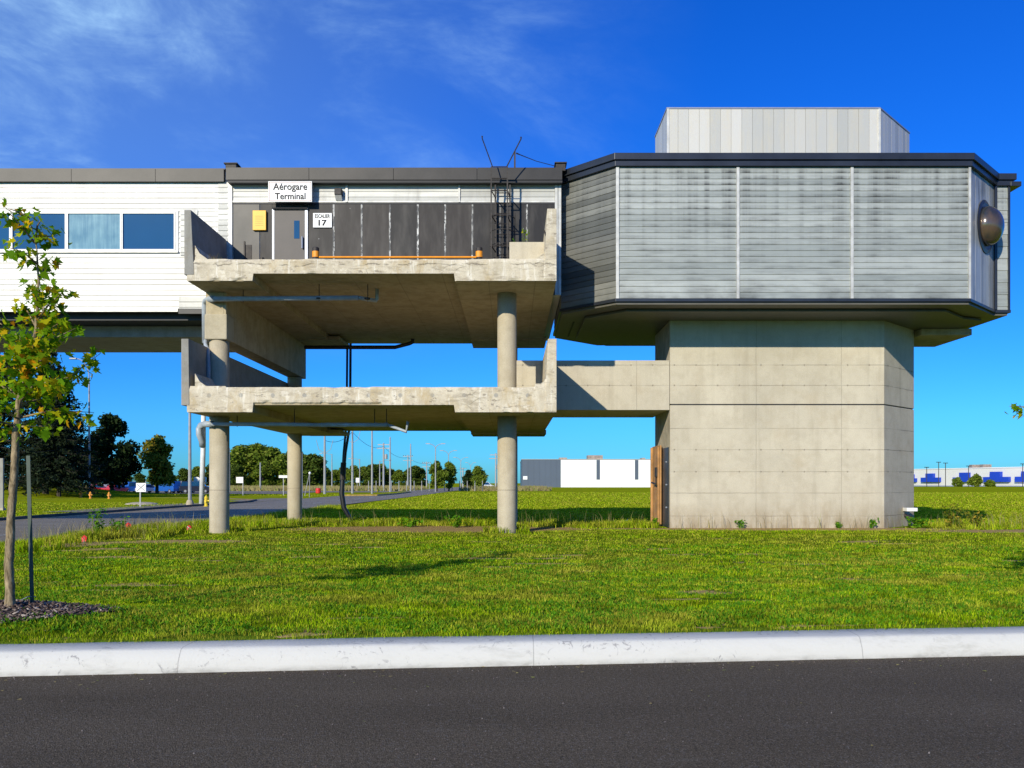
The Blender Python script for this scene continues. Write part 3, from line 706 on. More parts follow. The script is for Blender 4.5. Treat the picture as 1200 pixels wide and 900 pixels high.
t = thing('notice_box', (X_(303.7, D), D, Z_(269.5, D)), 'plain yellow rectangular notice board left of the entrance door', 'notice board')
MB().box(X_(296, D), X_(311.5, D), D, D+.08, Z_(269.5, D), Z_(246.5, D)).build('board', 'yellow', t, bevel=.006)
m = MB()
for k in range(6): m.box(X_(299, D), X_(308.5, D), D-.003, D+.001, Z_(264.5-k*2.2, D), Z_(264.0-k*2.2, D))
m.build('printed_lines', 'hyd_orange', t)
t = thing('wall_lamp', (X_(398, DW), DW-.02, Z_(236, DW)), 'small grey floodlight box fixed to the wall right of the terminal sign', 'lamp')
MB().box(X_(393.5, DW), X_(402, DW), DW-.22, DW-.02, Z_(231, DW), Z_(223, DW)).build('housing', 'rust', t, bevel=.02)
m = MB(); a, b = X_(394, DW), X_(401.5, DW); m.v += [(a, DW-.21, Z_(231.3, DW)), (b, DW-.21, Z_(231.3, DW)), (b, DW-.05, Z_(236, DW)), (a, DW-.05, Z_(236, DW)), (a, DW-.03, Z_(231.3, DW)), (b, DW-.03, Z_(231.3, DW))]; m.f += [(0, 3, 2, 1), (0, 1, 5, 4), (3, 4, 5, 2), (0, 4, 3), (1, 2, 5)]
m.build('lens', 'white_metal', t)
# ================================================================== CONCRETE DECKS
DF = 22.2; DR_ = 33.4
L_, R_ = X_(219, DF), X_(652, DF); LT, RT = X_(296, DF), X_(533, DF)
deck = thing('concrete_deck', (-3.6, 27, .1), 'weathered two level concrete deck on round columns with spalled slab edges and upright parapets', 'building')
def lipmesh(z_top, z_mid, z_end, name, spall):
    m = MB(); nx = 340; rows = 8
    xsn = np.linspace(L_, R_, nx)
    for i, x in enumerate(xsn):
        zb = z_end if (x < LT or x > RT) else z_mid
        for j in range(rows):
            f = j/(rows-1); zt = z_top+noise.noise(Vector((x*1.3, z_top, 0)))*.018
            if spall and x > R_-.55: zt += .09
            if spall and x < L_+1.0: zt += .03
            z = zb+(zt-zb)*f
            nn = noise.noise(Vector((x*2.2, z*3, 5)))*.006+noise.noise(Vector((x*11, z*9, 1)))*.003
            chip = 0
            if j == 0: chip = max(0, noise.noise(Vector((x*3.1, 9, z_top)))-.18)*.10; 
            if spall and j <= 1 and LT < x < -3.4: chip += .05*(j == 0)+max(0, noise.noise(Vector((x*4, 3, 3))))*.09
            if j >= rows-1: chip2 = max(0, noise.noise(Vector((x*2.5, 17, z_top)))-.15)*.10
            else: chip2 = 0
            m.v.append((x, DF+nn+chip*.9+chip2*.5+(.02 if j == rows-1 else 0), z+chip*.5-chip2*.25))
    for i in range(nx-1):
        for j in range(rows-1):
            a = i*rows+j; m.f.append((a, a+rows, a+rows+1, a+1))
    return m.build(name, 'conc_slab', deck, smooth=False)
for (zt, zm, ze, spall) in ((Z_(303.3, DF), Z_(320.5, DF), Z_(329, DF), False), (Z_(453.5, DF), Z_(474.5, DF), Z_(483, DF), True)):
    lipmesh(zt, zm, ze, 'slab_edge', spall)
    m = MB(); y0 = DF+.05
    m.box(L_, R_, y0, y0+.35, zm+.003, zt-.02)                                   # upstand
    m.box(L_+.002, R_-.002, y0+.35, DR_-.002, zm+.004, zm+.26)                     # slab
    m.build('slab', 'conc', deck)
    m = MB(); m.box(L_+.001, LT, y0, DR_, ze, zm).box(RT, R_-.001, y0, DR_-.4, ze, zm)
    m.build('drop_band', 'conc', deck)
# upturned chamfers at both ends of each slab lip
for zt in (Z_(303.3, DF), Z_(453.5, DF)):
    for s, xe in ((1, L_), (-1, R_)):
        m = MB(); i = .52 if s > 0 else .55
        pl = [(xe+s*.2, zt-.1), (xe+s*(.2+i*.9), zt-.1), (xe+s*(.2+i*.55), zt+.03), (xe+s*.32, zt+.15), (xe+s*.2, zt+.36)]
        if s < 0: pl = pl[::-1]
        m.v = [(x, DF+.025, z) for x, z in pl]+[(x, 24.9, z) for x, z in pl]
        n = len(pl); m.f = [tuple(range(n)), tuple(reversed(range(n, 2*n)))]+[(k, n+k, n+(k+1) % n, (k+1) % n) for k in range(n)]
        m.build('end_chamfer', 'conc_slab', deck)
def parapet(x0, x1, z0, z1, y0, y1, taper, mat):
    m = MB(); m.prism([(x0, y0), (x1, y0), (x1, y1), (x0, y1)], z0, z1)
    for k in range(4, 8):
        v = m.v[k]
        if taper > 0 and v[0] == x1: m.v[k] = (v[0]-taper, v[1], v[2])
        if taper < 0 and v[0] == x0: m.v[k] = (v[0]-taper, v[1], v[2])
    return m.build('parapet', mat, deck, bevel=.012)
parapet(X_(216, DF)-.0, X_(227.5, DF), Z_(322, DF), Z_(246, DF), DF-.012, 24.93, .08, 'conc_dark')
parapet(X_(212.5, DF), X_(222, DF), Z_(475, DF), Z_(397, DF), DF-.012, 32.9, .02, 'conc_dark')
parapet(X_(637.5, DF), X_(652.3, DF), Z_(327, DF), Z_(244.5, DF), DF-.012, 24.93, -.085, 'conc_slab')
parapet(X_(638.5, DF), X_(652.3, DF), Z_(482, DF), Z_(397, DF), DF-.012, 25.95, -.08, 'conc_slab')
# columns
CX = -8.15
def column(x, y, z0, z1, r=.267):
    m = MB(); pr = [(r*1.02, z0-.3), (r*1.02, z0+.02), (r, z0+.15), (r, z1)]
    m.lathe((x, y, 0), pr, 40); m.build('column', 'conc_col', deck, smooth=False).data.polygons.foreach_set('use_smooth', [True]*40*3+[False, False])
zsu, zsl = Z_(329, DF), Z_(483, DF); ztl = Z_(453.5, DF)-.3
column(CX, 23.77, gzs(CX, 23.77), zsl); column(CX, 23.77, ztl, 5.72)
column(-.14, 23.77, gzs(0, 23.77), zsl); column(-.14, 23.77, ztl, zsu)
column(CX, 32.0, gzs(CX, 32), zsl); column(CX, 32.0, ztl, 5.60)
column(-.06, 32.0, gzs(0, 32), zsl); column(-.06, 32.0, ztl, zsu)
MB().box(-8.43, -7.87, 23.49, 32.6, 5.62, zsu-.002).build('deep_beam', 'conc', deck, bevel=.015)
MB().box(-8.46, -7.84, 23.46, 24.1, 5.60, 6.3).build('column_capital', 'conc_col', deck, bevel=.03)
# rear edge beams under the decks
for z in (zsu, zsl):
    MB().box(-7.8, -6.3, 31.2, 33.0, z-.03, z+.1).build('edge_beam', 'conc', deck)
    MB().box(-1.5, 1.25, 31.2, 33.0, z-.05, z+.1).build('edge_beam', 'conc', deck)
# concrete trough at the right end of the upper deck
t = thing('concrete_planter', (X_(619, 23.6), 23.6, 7.3), 'pale concrete trough with a straggling weed behind the right end of the upper deck lip', 'planter')
m = MB().box(X_(597, 23.6), X_(641, 23.6), 23.6, 23.72, 7.3, Z_(283.5, 23.6)).box(X_(597, 23.6), X_(641, 23.6), 24.3, 24.42, 7.3, Z_(283.5, 23.6)-.02).box(X_(597, 23.6), X_(597, 23.6)+.1, 23.722, 24.298, 7.3, Z_(283.5, 23.6)-.01).box(X_(641, 23.6)-.1, X_(641, 23.6), 23.722, 24.298, 7.3, Z_(283.5, 23.6)-.01)
m.build('trough', 'conc_tower', t, bevel=.01)
# ================================================================== PAVILION on its tower
DT = 26.0; DB = 24.0
pav = thing('metal_clad_pavilion', (8.5, 28, .3), 'big grey aluminium clad octagonal pavilion cantilevered over a concrete tower with dark roof fascia', 'building')
tw = [(4.81, DT), (11.34, DT), (13.02, 27.64), (13.02, 29.3), (11.34, 31.0), (6.5, 31.0), (6.5, 28.7), (4.81, 28.7)]
zs0 = 6.72; zjt = 4.04
def inset(pl, d):
    c = Vector((8.9, 28.4)); return [tuple(Vector(p)+(c-Vector(p)).normalized()*d) for p in pl]
MB().prism(tw, -.2, zjt-.02).build('tower_base', 'conc_tower', pav, bevel=.012)
MB().prism(inset(tw, .04), zjt-.03, zjt+.03).build('tower_joint', 'black', pav)
MB().prism(tw, zjt+.015, zs0+.05).build('tower_shaft', 'conc_tower', pav, bevel=.012)
# walkway between deck and tower
zb0, zb1 = Z_(480.5, DT), Z_(422.3, DT)
m = MB().box(-.12, 4.8, DT+.003, DT+.22, zb0, zb1).box(-.12, 4.8, 28.8, 29.0, zb0, zb1).box(-.12, 4.8, DT+.221, 28.799, zb0+.002, zb0+.25)
m.build('walkway', 'conc_tower', pav, bevel=.01)
# pavilion body
pl = [(1.47, 25.42), (2.93, DB), (12.86, DB), (14.45, 25.58), (14.88, 25.58), (14.88, 29.6), (13.3, 31.2), (3.1, 31.2), (1.47, 29.6)]
zf0, zf1, zw0 = 10.53, 10.86, Z_(350, DB)
MB().prism(inset(pl, .03), zw0-.05, zf1-.06).build('body_core', 'black', pav)
m = MB()
cutx = [X_(864.5, DB), X_(998, DB)]
fx = [pl[1][0]+.08, cutx[0]-.045, cutx[0]+.045, cutx[1]-.045, cutx[1]+.045, pl[2][0]-.04]
for a, b in ((0, 1), (2, 3), (4, 5)): hsiding((fx[a], DB), (fx[b], DB), zw0, zf0, .168, m, lip=.014)
m.build('front_siding', 'grey_siding', pav)
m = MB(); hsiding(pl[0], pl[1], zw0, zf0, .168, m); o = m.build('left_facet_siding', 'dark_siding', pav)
m = MB(); vsiding(pl[2], pl[3], zw0, zf0, .26, m); m.build('right_facet_siding', 'side_siding', pav)
m = MB(); hsiding(pl[3], pl[4], zw0, zf0, .36, m); m.build('end_siding', 'grey_siding', pav)
m = MB(); hsiding(pl[4], pl[5], zw0, zf0, .168, m); hsiding(pl[8], pl[0], zw0, zf0, .168, m); hsiding(pl[5], pl[6], zw0, zf0, .168, m); hsiding(pl[6], pl[7], zw0, zf0, .168, m); hsiding(pl[7], pl[8], zw0, zf0, .168, m); m.build('rear_siding', 'grey_siding', pav)
for a_, b_ in [(x-.04, x+.04) for x in cutx]+[(pl[1][0]-.01, pl[1][0]+.075), (pl[2][0]-.035, pl[2][0]+.03)]: MB().box(a_, b_, DB-.043, DB+.02, zw0, zf0).build('vertical_trim', 'trim', pav)
m = MB().box(pl[3][0]-.03, pl[3][0]+.05, pl[3][1]-.09, pl[3][1]+.03, zw0, zf0).box(pl[4][0]-.03, pl[4][0]+.03, pl[4][1]-.05, pl[4][1]+.03, zw0, zf0); m.build('dark_trim', 'fascia2', pav)
def grow(pl, d):
    out = []; n = len(pl)
    for i in range(n):
        p0, p1, p2 = Vector(pl[i-1]), Vector(pl[i]), Vector(pl[(i+1) % n])
        a = (p1-p0).normalized(); b = (p2-p1).normalized(); na = Vector((a.y, -a.x)); nb = Vector((b.y, -b.x))
        k = (na+nb); k = k/max(.3, (1+na.dot(nb))); out.append(tuple(p1+k*d))
    return out
MB().prism(grow(pl, .10), zf0+.005, zf0+.16).build('fascia_lower', 'fascia2', pav, bevel=.006)
MB().prism(grow(pl, .16), zf0+.163, zf1+.02).build('fascia_upper', 'fascia2', pav, bevel=.008)
MB().prism(grow(pl, .05), zw0-.09, zw0-.003).build('bottom_trim', 'fascia2', pav, bevel=.006)
MB().prism(grow(pl, -.02), zw0-.16, zw0-.092).build('soffit', 'soffit', pav)
m = MB()
for x in np.arange(1.9, 14.6, .62): m.box(x, x+.05, 25.7 if x > 3 and x < 12.8 else 26.6, 29.2, zw0-.175, zw0-.161)
m.build('soffit_batten', 'black', pav)
MB().prism([(3.3, 24.6), (12.5, 24.6), (13.6, 25.7), (14.3, 26.0), (14.3, 29.4), (13.0, 30.8), (3.4, 30.8), (2.2, 29.2), (2.2, 25.7)], zw0-.24, zw0-.18).build('soffit_panel', 'soffit', pav)
MB().box(13.1, 14.72, 27.3, 29.7, 6.38, zw0-.242).build('soffit_beam', 'conc', pav, bevel=.02)
MB().box(14.88, 15.2, 25.45, 28.5, zf0-.02, zf0+.12).build('end_canopy', 'fascia2', pav, bevel=.01)
# roof house
PD = 26.2; ph = [(4.77, PD), (11.29, PD), (13.05, 28.05), (13.05, 30), (11.3, 31.0), (6.2, 31.0), (4.77, 28.35)]
pz = 13.13
MB().prism(inset(ph, .02), zf1-.1, pz-.02).build('roof_house_core', 'wh_cream', pav)
m = MB(); vsiding(ph[0], ph[1], zf1, pz, .325, m); vsiding(ph[1], ph[2], zf1, pz, .325, m); vsiding(ph[6], ph[0], zf1, pz, .325, m); vsiding(ph[2], ph[3], zf1, pz, .325, m)
m.build('roof_house_siding', 'roof_siding', pav)
MB().prism(grow(ph, .03), pz+.002, pz+.045).build('roof_house_cap', 'silver', pav)
for a_, b_ in ((ph[0][0]-.02, ph[0][0]+.05), (ph[1][0]-.05, ph[1][0]+.02)): MB().box(a_, b_, PD-.03, PD+.03, zf1, pz).build('roof_house_trim', 'trim', pav)
# entrance on the tower's left side
m = MB(); m.box(4.775, 4.809, 26.12, 27.05, .30, Z_(524.5, 26.4)); d2 = m.build('door', 'dark_metal', pav)
for z in (.9, 1.6, 2.3): MB().lathe((4.76, 26.3, z), [(.03, -.02), (.03, .02)], 10).build('door_bolt', 'silver', d2)
t = thing('wooden_door_leaf', (4.75, 27.1, .33), 'orange plywood door leaf swung open against the left side of the concrete tower', 'door')
z1 = Z_(522.5, 27.6)
m = MB(); A, B = (4.66, 28.35), (4.70, 27.12); m.slab_on(A, B, -.05, .0, .33, z1); m.build('leaf', 'wood_door', t, bevel=.004)
m = MB(); m.slab_on((4.60, 28.36), (4.66, 28.36), 0, .06, .34, z1-.03); m.slab_on((4.675, 27.7), (4.69, 27.2), 0, .05, .36, z1-.05); m.build('rail', 'wood_door', t)
m = MB(); m.box(4.58, 4.68, 27.2, 27.4, 1.85, 2.15); m.tube([(4.55, 27.1, 1.62), (4.55, 27.75, 1.66)], .03, 8); m.tube([(4.60, 27.3, 1.6), (4.60, 27.3, 2.0)], .02, 8); m.build('hasp', 'rust', t)
# dome on the right facet
A = Vector(pl[2]); B = Vector(pl[3]); dd = (B-A).normalized(); nn = Vector((dd.y, -dd.x))
tt = .60; C = A+(B-A)*tt; zc = Z_(266, C.y)
t = thing('observation_dome', (C.x, C.y, zc), 'smoky round dome bulging from the pavilion right hand facet', 'dome')
rot = Matrix(((dd.x, nn.x, 0), (dd.y, nn.y, 0), (0, 0, 1)))
def dome_pts(prof, n=32, sz=1.0):
    m = MB()
    for r, h in prof:
        for j in range(n):
            a = 2*math.pi*j/n; q = rot @ Vector((r*math.cos(a), h, r*math.sin(a)*sz)); m.v.append((C.x+q.x, C.y+q.y, zc+q.z))
    for k in range(len(prof)-1):
        for j in range(n):
            a = k*n+j; b = k*n+(j+1) % n; m.f.append((a, b, b+n, a+n))
    m.f.append(tuple((len(prof)-1)*n+j for j in range(n))); m.f.append(tuple(reversed(range(n))))
    return m
dome_pts([(.70, .0), (.72, .035), (.62, .06), (.58, .05)], sz=1.08).build('flange', 'fascia2', t)
dome_pts([(.57, .05)]+[(.57*math.cos(a), .08+.42*math.sin(a)) for a in np.linspace(.0, 1.5, 12)]+[(.01, .50)]).build('bubble', 'dome', t, smooth=True)
# small white outlet pipe on the tower
t = thing('outlet_pipe', (12.4, 27.2, .75), 'short white outlet box low on the tower right corner above weeds', 'pipe')
MB().box(12.38, 12.72, 26.75, 27.05, .76, .87).build('cover', 'white_metal', t, bevel=.01)
MB().tube([(12.3, 27.3, .75), (12.65, 26.9, .5)], .06, 10).build('spout', 'rust', t)
# ------------------------------------------------------------------ ladder with cage
LB, LFD = 24.86, 24.25
t = thing('roof_ladder', (X_(588, LB), LB, 7.15), 'black steel access ladder with safety cage rising from deck to roof', 'ladder')
m = MB()
for px in (580.5, 597.6): m.box(X_(px, LB)-.022, X_(px, LB)+.022, LB-.03, LB+.02, 7.15, Z_(212, LB))
for k, z in enumerate(np.arange(7.4, Z_(212, LB), .3)): m.tube([(X_(580.5, LB), LB, z), (X_(597.6, LB), LB, z)], .014, 6)
m.build('rail', 'rust', t)
m = MB(); xa, xb = X_(575.6, LFD), X_(594.6, LFD)
for x in (xa, xb): m.box(x-.018, x+.018, LFD-.02, LFD+.02, 7.15, Z_(195.5, LFD))
for z in (Z_(195.5, LFD), Z_(209, LFD)): m.tube([(xa, LFD, z), (xb, LFD, z)], .016, 6)
for z in (Z_(223, LFD), Z_(252, LFD), Z_(288, LFD)):
    m.tube([(xa, LFD, z), (X_(580.5, LB), LB, z)], .018, 6); m.tube([(xb, LFD, z), (X_(597.6, LB), LB, z)], .018, 6); m.tube([(xa, LFD, z), (xb, LFD, z)], .018, 6)
m.build('front_frame', 'rust', t)
m = MB(); cxm = (X_(580.5, LB)+X_(597.6, LB))/2
def hoop(z):
    P = [(cxm+.36*math.cos(a), LB-.1-.42*math.sin(a), z) for a in np.linspace(0, math.pi, 13)]; m.tube(P, .011, 5)
for z in np.arange(7.3, Z_(250, LB), .40): hoop(z)
for a in np.linspace(.05, math.pi-.05, 7): m.tube([(cxm+.36*math.cos(a), LB-.1-.42*math.sin(a), 7.2), (cxm+.36*math.cos(a), LB-.1-.42*math.sin(a), Z_(251, LB))], .010, 5)
m.build('cage', 'rust', t)
m = MB(); p1 = at(577, 195, LFD); p2 = at(565, 162, LFD-.2); p3 = at(594, 195, LFD); p4 = at(610.5, 163, LFD-.2)
MB().tube([p1, p2, p2+Vector((0, 0, .06))], [.017, .017, .026], 6).build('grab_rail', 'rust', t); MB().tube([p3, p4, p4+Vector((0, 0, .06))], [.017, .017, .026], 6).build('grab_rail', 'rust', t)
t = thing('roof_mast', (X_(603.5, 25.2), 25.2, ZT-.1), 'short roof post beside the ladder with a stay cable running right', 'mast')
MB().box(X_(602.3, 25.2), X_(604.3, 25.2), 25.2, 25.25, ZT-.1, Z_(177, 25.2)).build('post', 'rust', t)
q1 = at(605, 179.5, 25.2); q2 = at(652, 195, 25.1)
MB().tube([q1, q1.lerp(q2, .1)+Vector((0, 0, -.01)), q1.lerp(q2, .5)+Vector((0, 0, -.04)), q2], [.022, .014, .010, .010], 6).build('stay_cable', 'cable', t)
# ------------------------------------------------------------------ small things on the deck
def deckpost(px, label):
    D = 22.9; x = X_(px, D); z0 = 7.38
    t = thing('marker_post', (x, D, z0), label, 'bollard', 'black and orange marker posts on the upper deck')
    MB().lathe((x, D, 0), [(.085, z0-.2), (.09, z0+.57), (.075, z0+.59)], 18).build('post', 'rust', t)
    MB().lathe((x, D, 0), [(.093, z0+.32), (.093, z0+.48)], 18).build('band', 'orange', t)
deckpost(370, 'black marker post with orange band beside the entrance door'); deckpost(561.5, 'black marker post with orange band beside the ladder foot')
t = thing('guard_pipe', (X_(465, 22.75), 22.75, 7.45), 'long orange pipe lying along the upper deck lip', 'pipe')
MB().tube([(X_(374, 22.75), 22.75, 7.67), (X_(558, 22.75), 22.75, 7.67)], .028, 8).build('pipe', 'orange', t)
t = thing('dark_plate', (X_(287, 24.3), 24.3, 7.3), 'flat dark plate standing behind the left end of the upper deck', 'plate')
MB().box(X_(285.5, 24.3), X_(287, 24.3), 24.3, 24.36, 7.3, Z_(282.5, 24.3)).box(X_(287, 24.3), X_(294.5, 24.3), 24.33, 24.36, 7.3, Z_(286.5, 24.3)).build('plate', 'rust', t)  # thin dark boxes making one small upright rectangle
t = thing('bent_bracket', (X_(641, 22.6), 22.6, 7.5), 'thin dark bent bracket against the right upper parapet', 'bracket')
MB().tube([at(641.2, 301, 22.5), at(641.6, 280, 22.5), at(637.5, 270, 22.5)], .024, 6).build('rod', 'rust', t)
# ------------------------------------------------------------------ pipes and cables
PD_ = 22.95
t = thing('drain_pipe', at(240, 400, 23.0), 'grey white drain pipe hung below the upper deck, turning down beside the left column', 'pipe')
m = MB(); zz = Z_(350.3, 23.2)
m.tube([at(240.5, 402, 24.0), at(240.3, 358, 24.0), at(241.2, 353, 23.9), at(244, 350.8, 23.6), at(251, 350.3, 23.25)], .088, 12)
m.tube([at(251, 350.3, 23.2), at(300, 350, 23.25), at(420, 349, 23.3)], .068, 12)
m.tube([at(420, 349, 23.3), at(432, 351, 23.8), at(440.5, 352.5, 24.0), at(441.8, 350, 24.0), at(442, 338, 24.0)], .055, 10)
m.tube([at(240.5, 396, 24.0), at(241, 404, 23.9), at(244, 411, 23.55), at(244.6, 430, 23.5), at(244.6, 453, 23.5)], .056, 12)
m.build('pipe_run', 'pipe', t, smooth=True)
for px in (285, 374, 431): MB().tube([at(px, 354, 23.25), at(px, 333, 23.25)], .012, 6).lathe(at(px, 350, 23.27)-Vector((.012, 0, 0)), [(.08, -.02), (.08, .02)], 12).build('hanger', 'rust', t)
t = thing('drain_pipe', at(236.5, 590, 22.9), 'white drain pipe below the lower deck with open end hanging beside the left column', 'pipe')
m = MB(); m.tube([at(238.5, 470, 24.1), at(238.2, 520, 24.1), at(236.2, 590.5, 24.1)], [.058, .070, .070], 14); m.build('downpipe', 'pipe_w', t, smooth=True)
m = MB(); m.tube([at(249, 497, 23.4), at(240, 497, 23.6), at(235.5, 498.5, 23.9), at(233.2, 503, 23.9), at(233.4, 509, 23.9), at(236.8, 517, 24.0), at(237.4, 523, 24.08)], .088, 12)
m.tube([at(248, 497, 23.38), at(330, 497.3, 23.4), at(376, 498, 23.4)], .056, 10)
m.tube([at(376, 497.8, 23.4), at(455, 498, 23.4)], .06, 10); m.tube([at(455, 498, 23.4), at(476, 506, 23.3), at(478, 494, 23.3)], .045, 8)
m.build('pipe_run', 'pipe', t, smooth=True)
for px in (278, 345, 439, 453): MB().tube([at(px, 500, 23.4), at(px, 478, 23.4)], .012, 6).build('hanger', 'rust', t)
t = thing('rear_conduit', at(357, 407, 30.6), 'dark conduit hung under the rear of the upper deck', 'pipe')
MB().tube([at(357, 407, 30.6), at(463, 407, 30.6), at(480, 402.5, 30.6), at(483.5, 401, 30.6), at(483.5, 397, 30.6)], .07, 8).build('pipe_run', 'rust', t)
t = thing('hanging_cable', at(410, 600, 33.2), 'thick black cables hanging from the upper deck and curling onto the grass', 'cable')
DC = 33.6
m = MB(); m.tube([at(410.8, 399, DC), at(410.5, 455, DC), at(409, 505, DC), at(405, 530, DC), at(402, 555, DC), at(400.5, 578, DC), at(403, 595, DC), at(408, 604, DC), at(413, 611, DC)], [.05]*4+[.085, .10, .10, .085, .06], 10); m.build('cable', 'cable', t, smooth=True)
m = MB(); m.tube([at(407, 399, DC+.1), at(406.5, 455, DC+.1), at(405.2, 505, DC+.1), at(402.8, 530, DC+.1), at(401.5, 552, DC+.1)], .045, 8); m.build('cable', 'cable', t, smooth=True)
m = MB().tube([at(402.6, 542, DC-.02), at(401.5, 562, DC-.02)], .11, 10); m.build('sleeve', 'rust', t)
# ================================================================== FOLIAGE BUILDERS
def quads(centers, nrm_rand, size, aspect=.6, name='crown', mat='leaf_mid', parent=None, up=.0):
    n = len(centers); a = rng.normal(size=(n, 3)); a[:, 2] *= (1-up); a /= np.linalg.norm(a, axis=1)[:, None]
    b = rng.normal(size=(n, 3)); b -= a*(a*b).sum(1)[:, None]; b /= np.linalg.norm(b, axis=1)[:, None]
    s = (size*rng.uniform(.6, 1.3, n))[:, None]
    V = np.stack([centers-a*s, centers-b*s*aspect+a*s*.1, centers+a*s, centers+b*s*aspect+a*s*.1], 1).reshape(-1, 3)
    return np_mesh(name, V, np.arange(4*n), np.arange(n)*4, np.full(n, 4), mat, parent)
def blob_centers(blobs, n, shell=.55):
    w_ = np.array([b[3]**2 for b in blobs]); w_ = w_/w_.sum(); idx = rng.choice(len(blobs), n, p=w_)
    B = np.array([b[:3] for b in blobs])[idx]; r = np.array([b[3] for b in blobs])[idx]
    d = rng.normal(size=(n, 3)); d /= np.linalg.norm(d, axis=1)[:, None]
    rr = r*(shell+(1-shell)*rng.random(n))*(1+rng.normal(size=n)*.09)
    return B+d*rr[:, None]*np.array([1, 1, .85])
def broad_tree(loc, h, wd, leaf, mat, label, group=None, n=4200, trunk_h=.22, name='broadleaf_tree', ragged=1.0, bark='bark_dark', blobs_n=34):
    t = thing(name, loc, label, 'tree', group)
    m = MB(); th = h*trunk_h; tr = h*.018+.05
    top = Vector((random.uniform(-.2, .2), 0, h*.72))
    O = Vector(loc)
    m.tube([O+Vector((0, 0, -.4)), O+Vector((0, 0, .1)), O+Vector((.03, .02, th)), O+top*.8, O+top], [tr*1.4, tr*1.15, tr, tr*.5, tr*.15], 9)
    blobs = []
    for k in range(blobs_n):
        f = random.random()**.8; z = th*1.0+(h-th)*(.06+.86*f)
        prof_ = math.sin(math.pi*min(1, (.12+f*.88)**.85))**.6 if f < .97 else .25
        a = random.uniform(0, 6.283); rad = wd*.5*prof_*random.uniform(.25, .72)
        br = wd*random.uniform(.14, .23)*(1 if f < .8 else .75)
        c = Vector((rad*math.cos(a), rad*math.sin(a), z)); blobs.append((c.x, c.y, c.z, br))
        if k % 2 == 0:
            s0 = Vector((0, 0, max(th*.9, z-rad*.9))); m.tube([O+s0, O+s0.lerp(c, .55)+Vector((0, 0, .1)), O+c], [tr*.38, tr*.22, tr*.06], 5)
    m.build('trunk', bark, t)
    C_ = blob_centers(blobs, n, .45)
    quads(C_, 0, leaf, .6, 'crown', mat, t)
    return t
def spruce(loc, h, wd, label, group, n=9000):
    t = thing('spruce_tree', loc, label, 'tree', group); O = Vector(loc)
    m = MB(); m.tube([O+Vector((0, 0, -.5)), O+Vector((0, 0, h*.5)), O+Vector((0, 0, h*.98))], [.32, .2, .03], 8)
    P = []; 
    lv = 34
    for k in range(lv):
        f = k/(lv-1); z = h*(.12+.86*f); rad = wd*.5*(1-f)**.82*random.uniform(.78, 1.12)+.12
        nb = int(9-4*f)
        for j in range(nb):
            a = random.uniform(0, 6.283); L = rad*random.uniform(.7, 1.15); dr = random.uniform(.10, .28)
            e = Vector((L*math.cos(a), L*math.sin(a), z-L*dr+random.uniform(-.1, .1)))
            if k % 2 == 0: m.tube([O+Vector((0, 0, z)), O+e], [.05, .015], 4)
            cnt = max(3, int(n*rad/ (lv*nb*wd*.28)))
            u = rng.random(cnt)**.7; side = rng.normal(size=cnt)*.13*L*(1-u*.6)
            base = np.outer(1-u, [0, 0, z])+np.outer(u, [e.x, e.y, e.z])
            base[:, 0] += -math.sin(a)*side; base[:, 1] += math.cos(a)*side; base[:, 2] -= np.abs(rng.normal(size=cnt))*.22+u*u*.05*L
            P.append(base)
    m.build('trunk', 'bark_dark', t)
    quads(np.concatenate(P), 0, .26, .38, 'crown', 'needle', t)
    return t
# trees beyond the access road, left
tm = spruce((-47.0, 86, gzs(-47.0, 86)), 17.0, 10.0, 'tall dark spruce nearest the curved street lamp, behind the young maple', 'dark spruces on the grassy mound')
copy_tree(tm, loc=(-54.5, 90, gzs(-54.5, 90)), scale=(1.1, 1.1, .98), rz=1.1, label='dark spruce standing left of the tallest spruce on the mound')
copy_tree(tm, loc=(-44.6, 84, gzs(-44.6, 84)), scale=(.72, .72, .62), rz=2.4, label='lower dark spruce at the right end of the spruce clump')
copy_tree(tm, loc=(-60.0, 93, gzs(-60.0, 93)), scale=(1.1, 1.1, .92), rz=3.4, label='dark spruce at the left edge of the photo behind the young maple crown')
copy_tree(tm, loc=(-51.5, 97, gzs(-51.5, 97)), scale=(1.0, 1.0, .85), rz=4.4, label='dark spruce half hidden behind the other spruces of the clump')
broad_tree((-51.6, 110, .2), 10.2, 7.6, .25, 'leaf_dark', 'dark dense round tree left of the small yellowing tree', n=9000, trunk_h=.13)
broad_tree((-46.2, 111, .2), 7.9, 5.8, .22, 'leaf_autumn', 'small yellowing tree right of the dark dense round tree', n=6500, trunk_h=.16)
broad_tree((-55.5, 113, .2), 6.2, 4.4, .2, 'leaf_dark', 'small dark tree tucked left of the dark dense round tree', n=4000, trunk_h=.2)
